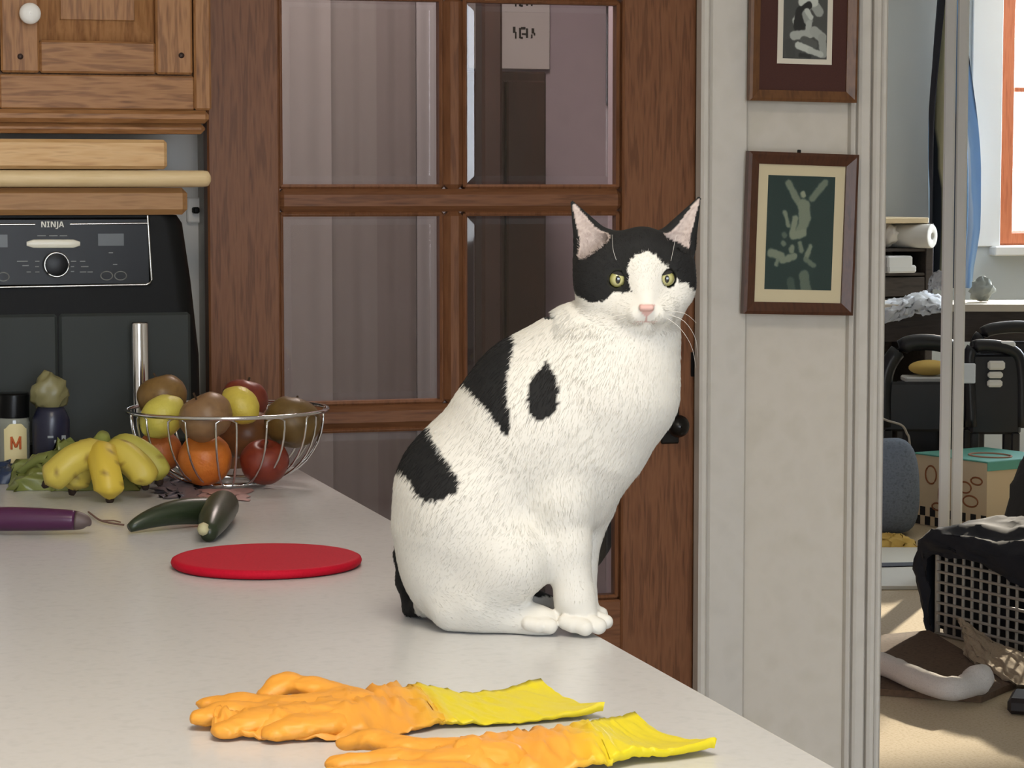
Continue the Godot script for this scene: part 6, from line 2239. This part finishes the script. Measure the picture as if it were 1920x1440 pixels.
	# blanket: hangs over the side and a little over the front
	var K := func(a: float, b: float, h2: float) -> Vector3: return la + dirx * cw * a + dirz * cdp * b + Vector3(0, h2, 0)
	m = cloth_sheet([
		[K.call(-0.07, 0.95, 0.02), K.call(-0.10, 0.95, 0.16), K.call(-0.05, 0.98, ch + 0.02), K.call(0.3, 1.0, ch + 0.03), K.call(0.7, 1.0, ch + 0.03), K.call(1.05, 1.0, ch + 0.03)],
		[K.call(-0.06, 0.5, 0.015), K.call(-0.12, 0.5, 0.18), K.call(-0.06, 0.5, ch + 0.03), K.call(0.3, 0.5, ch + 0.06), K.call(0.7, 0.5, ch + 0.05), K.call(1.05, 0.5, ch + 0.05)],
		[K.call(-0.03, 0.0, 0.012), K.call(-0.13, -0.02, 0.17), K.call(-0.07, -0.02, ch + 0.01), K.call(0.3, -0.04, ch + 0.02), K.call(0.7, -0.04, ch + 0.02), K.call(1.05, -0.04, ch + 0.02)],
		[K.call(-0.005, -0.05, 0.012), K.call(-0.03, -0.06, 0.15), K.call(-0.01, -0.06, 0.235), K.call(0.3, -0.08, 0.245), K.call(0.7, -0.08, 0.205), K.call(1.05, -0.08, 0.20)]], 50, 30, 0.018, 41, 0.006)
	single("dark_blanket", m, plain(sc(20, 22, 29), 0.9), "dark navy blanket draped over the pet crate", "blanket")
	# dark bag behind the crate, beside the box
	m = Mb.new()
	pts = []
	var kc := fl(1930, 1060)
	noise.seed = 8
	noise.frequency = 1.0
	for i in 26:
		for j in 16:
			var u := PI * j / 15.0
			var a := TAU * i / 26
			var q := Vector3(sin(u) * cos(a) * 0.085, cos(u) * 0.21, sin(u) * sin(a) * 0.10)
			q *= 0.95 + 0.22 * noise.get_noise_3dv(q * 14.0)
			q.x += 0.03 * cos(u)
			pts.append(kc + Vector3(0, 0.215, 0) + Basis(Vector3.UP, -YAW) * q)
	m.grid(pts, [], 26, 16, true, false)
	single("dark_bag", m, plain(sc(34, 34, 36), 0.9), "lumpy dark bag standing between the box and the crate", "bag")
	# ---------------- pet bed: brown mat with a white fleecy edge
	t = thing("pet_bed", "brown pet mat with a white fleecy roll along one side", "pet bed", fl(1740, 1260))
	var fleece := tri_mat(M.fleece_tex, Vector3(9, 9, 9), 0.95)
	bumpy(fleece, M.fleece_tex, 0.8)
	m = Mb.new()
	var q0 := fl(1600, 1206)
	var q1 := fl(1742, 1192)
	var q2 := fl(1905, 1290)
	var q3 := fl(1840, 1318)
	var q4 := fl(1600, 1300)
	m.prism([Vector2(q0.x, q0.z), Vector2(q1.x, q1.z), Vector2(q2.x, q2.z), Vector2(q3.x, q3.z), Vector2(q4.x, q4.z)], 0.003, 0.02)
	part(t, m, "mat", tri_mat(noise_image(128, 0.08, 4, 88, [sc(70, 54, 40), sc(104, 82, 62), sc(86, 66, 50)]), Vector3(5, 5, 5), 0.95))
	m = Mb.new()
	var path := smooth_path([at_y(1600, 1236, 0.05), at_y(1660, 1248, 0.05), at_y(1720, 1278, 0.045), at_y(1780, 1296, 0.045), at_y(1826, 1284, 0.05), at_y(1846, 1280, 0.05)], 30)
	var rad := []
	noise.seed = 17
	for k in 30:
		var f := k / 29.0
		rad.append((0.030 + 0.012 * smoothstep(0.7, 0.9, f)) * (1.0 - 0.55 * pow(f, 16.0)) * (1.0 + 0.12 * noise.get_noise_1d(f * 14.0)))
		path[k].y = 0.021 + rad[k]
	m.tube(path, rad, 18)
	part(t, m, "fleecy_roll", fleece, "white fleecy roll")
	# tan fleece slumped against the crate
	m = cloth_sheet([
		[fl(1794, 1218) + Vector3(0, 0.09, 0), fl(1830, 1228) + Vector3(0, 0.075, 0), fl(1880, 1244) + Vector3(0, 0.05, 0), fl(1960, 1262) + Vector3(0, 0.04, 0)],
		[fl(1806, 1232) + Vector3(0, 0.065, 0), fl(1846, 1250) + Vector3(0, 0.05, 0), fl(1900, 1268) + Vector3(0, 0.05, 0), fl(1960, 1278) + Vector3(0, 0.04, 0)],
		[fl(1806, 1242) + Vector3(0, 0.025, 0), fl(1846, 1268) + Vector3(0, 0.024, 0), fl(1900, 1296) + Vector3(0, 0.022, 0), fl(1960, 1306) + Vector3(0, 0.012, 0)]], 30, 20, 0.012, 51, 0.004)
	single("tan_fleece", m, tri_mat(noise_image(128, 0.1, 3, 89, [sc(142, 124, 100), sc(170, 152, 126), sc(156, 138, 112)]), Vector3(6, 6, 6), 0.95), "tan fleece slumped on the floor against the crate wires", "fleece")
	# dark slab that sticks out past the bed
	var dsl := fl(1895, 1338)
	m = Mb.new()
	m.box(dsl + right_h * 0.16 + Vector3(0, 0.022, 0), Vector3(0.32, 0.04, 0.14), 0.01, Basis(Vector3.UP, -YAW - 0.3))
	single("dark_tray", m, plain(sc(30, 24, 24), 0.5), "dark tray lying on the carpet beside the pet bed", "tray")

func _ready() -> void:
	rng.seed = 7
	make_materials()
	setup_view()
	build_shell()
	build_glazed_door()
	build_hall()
	build_worktop()
	build_wall_cabinet()
	build_air_fryer()
	build_boards()
	build_pictures()
	build_cat()
	build_gloves()
	build_fruit()
	build_bananas()
	build_worktop_things()
	build_living_room()
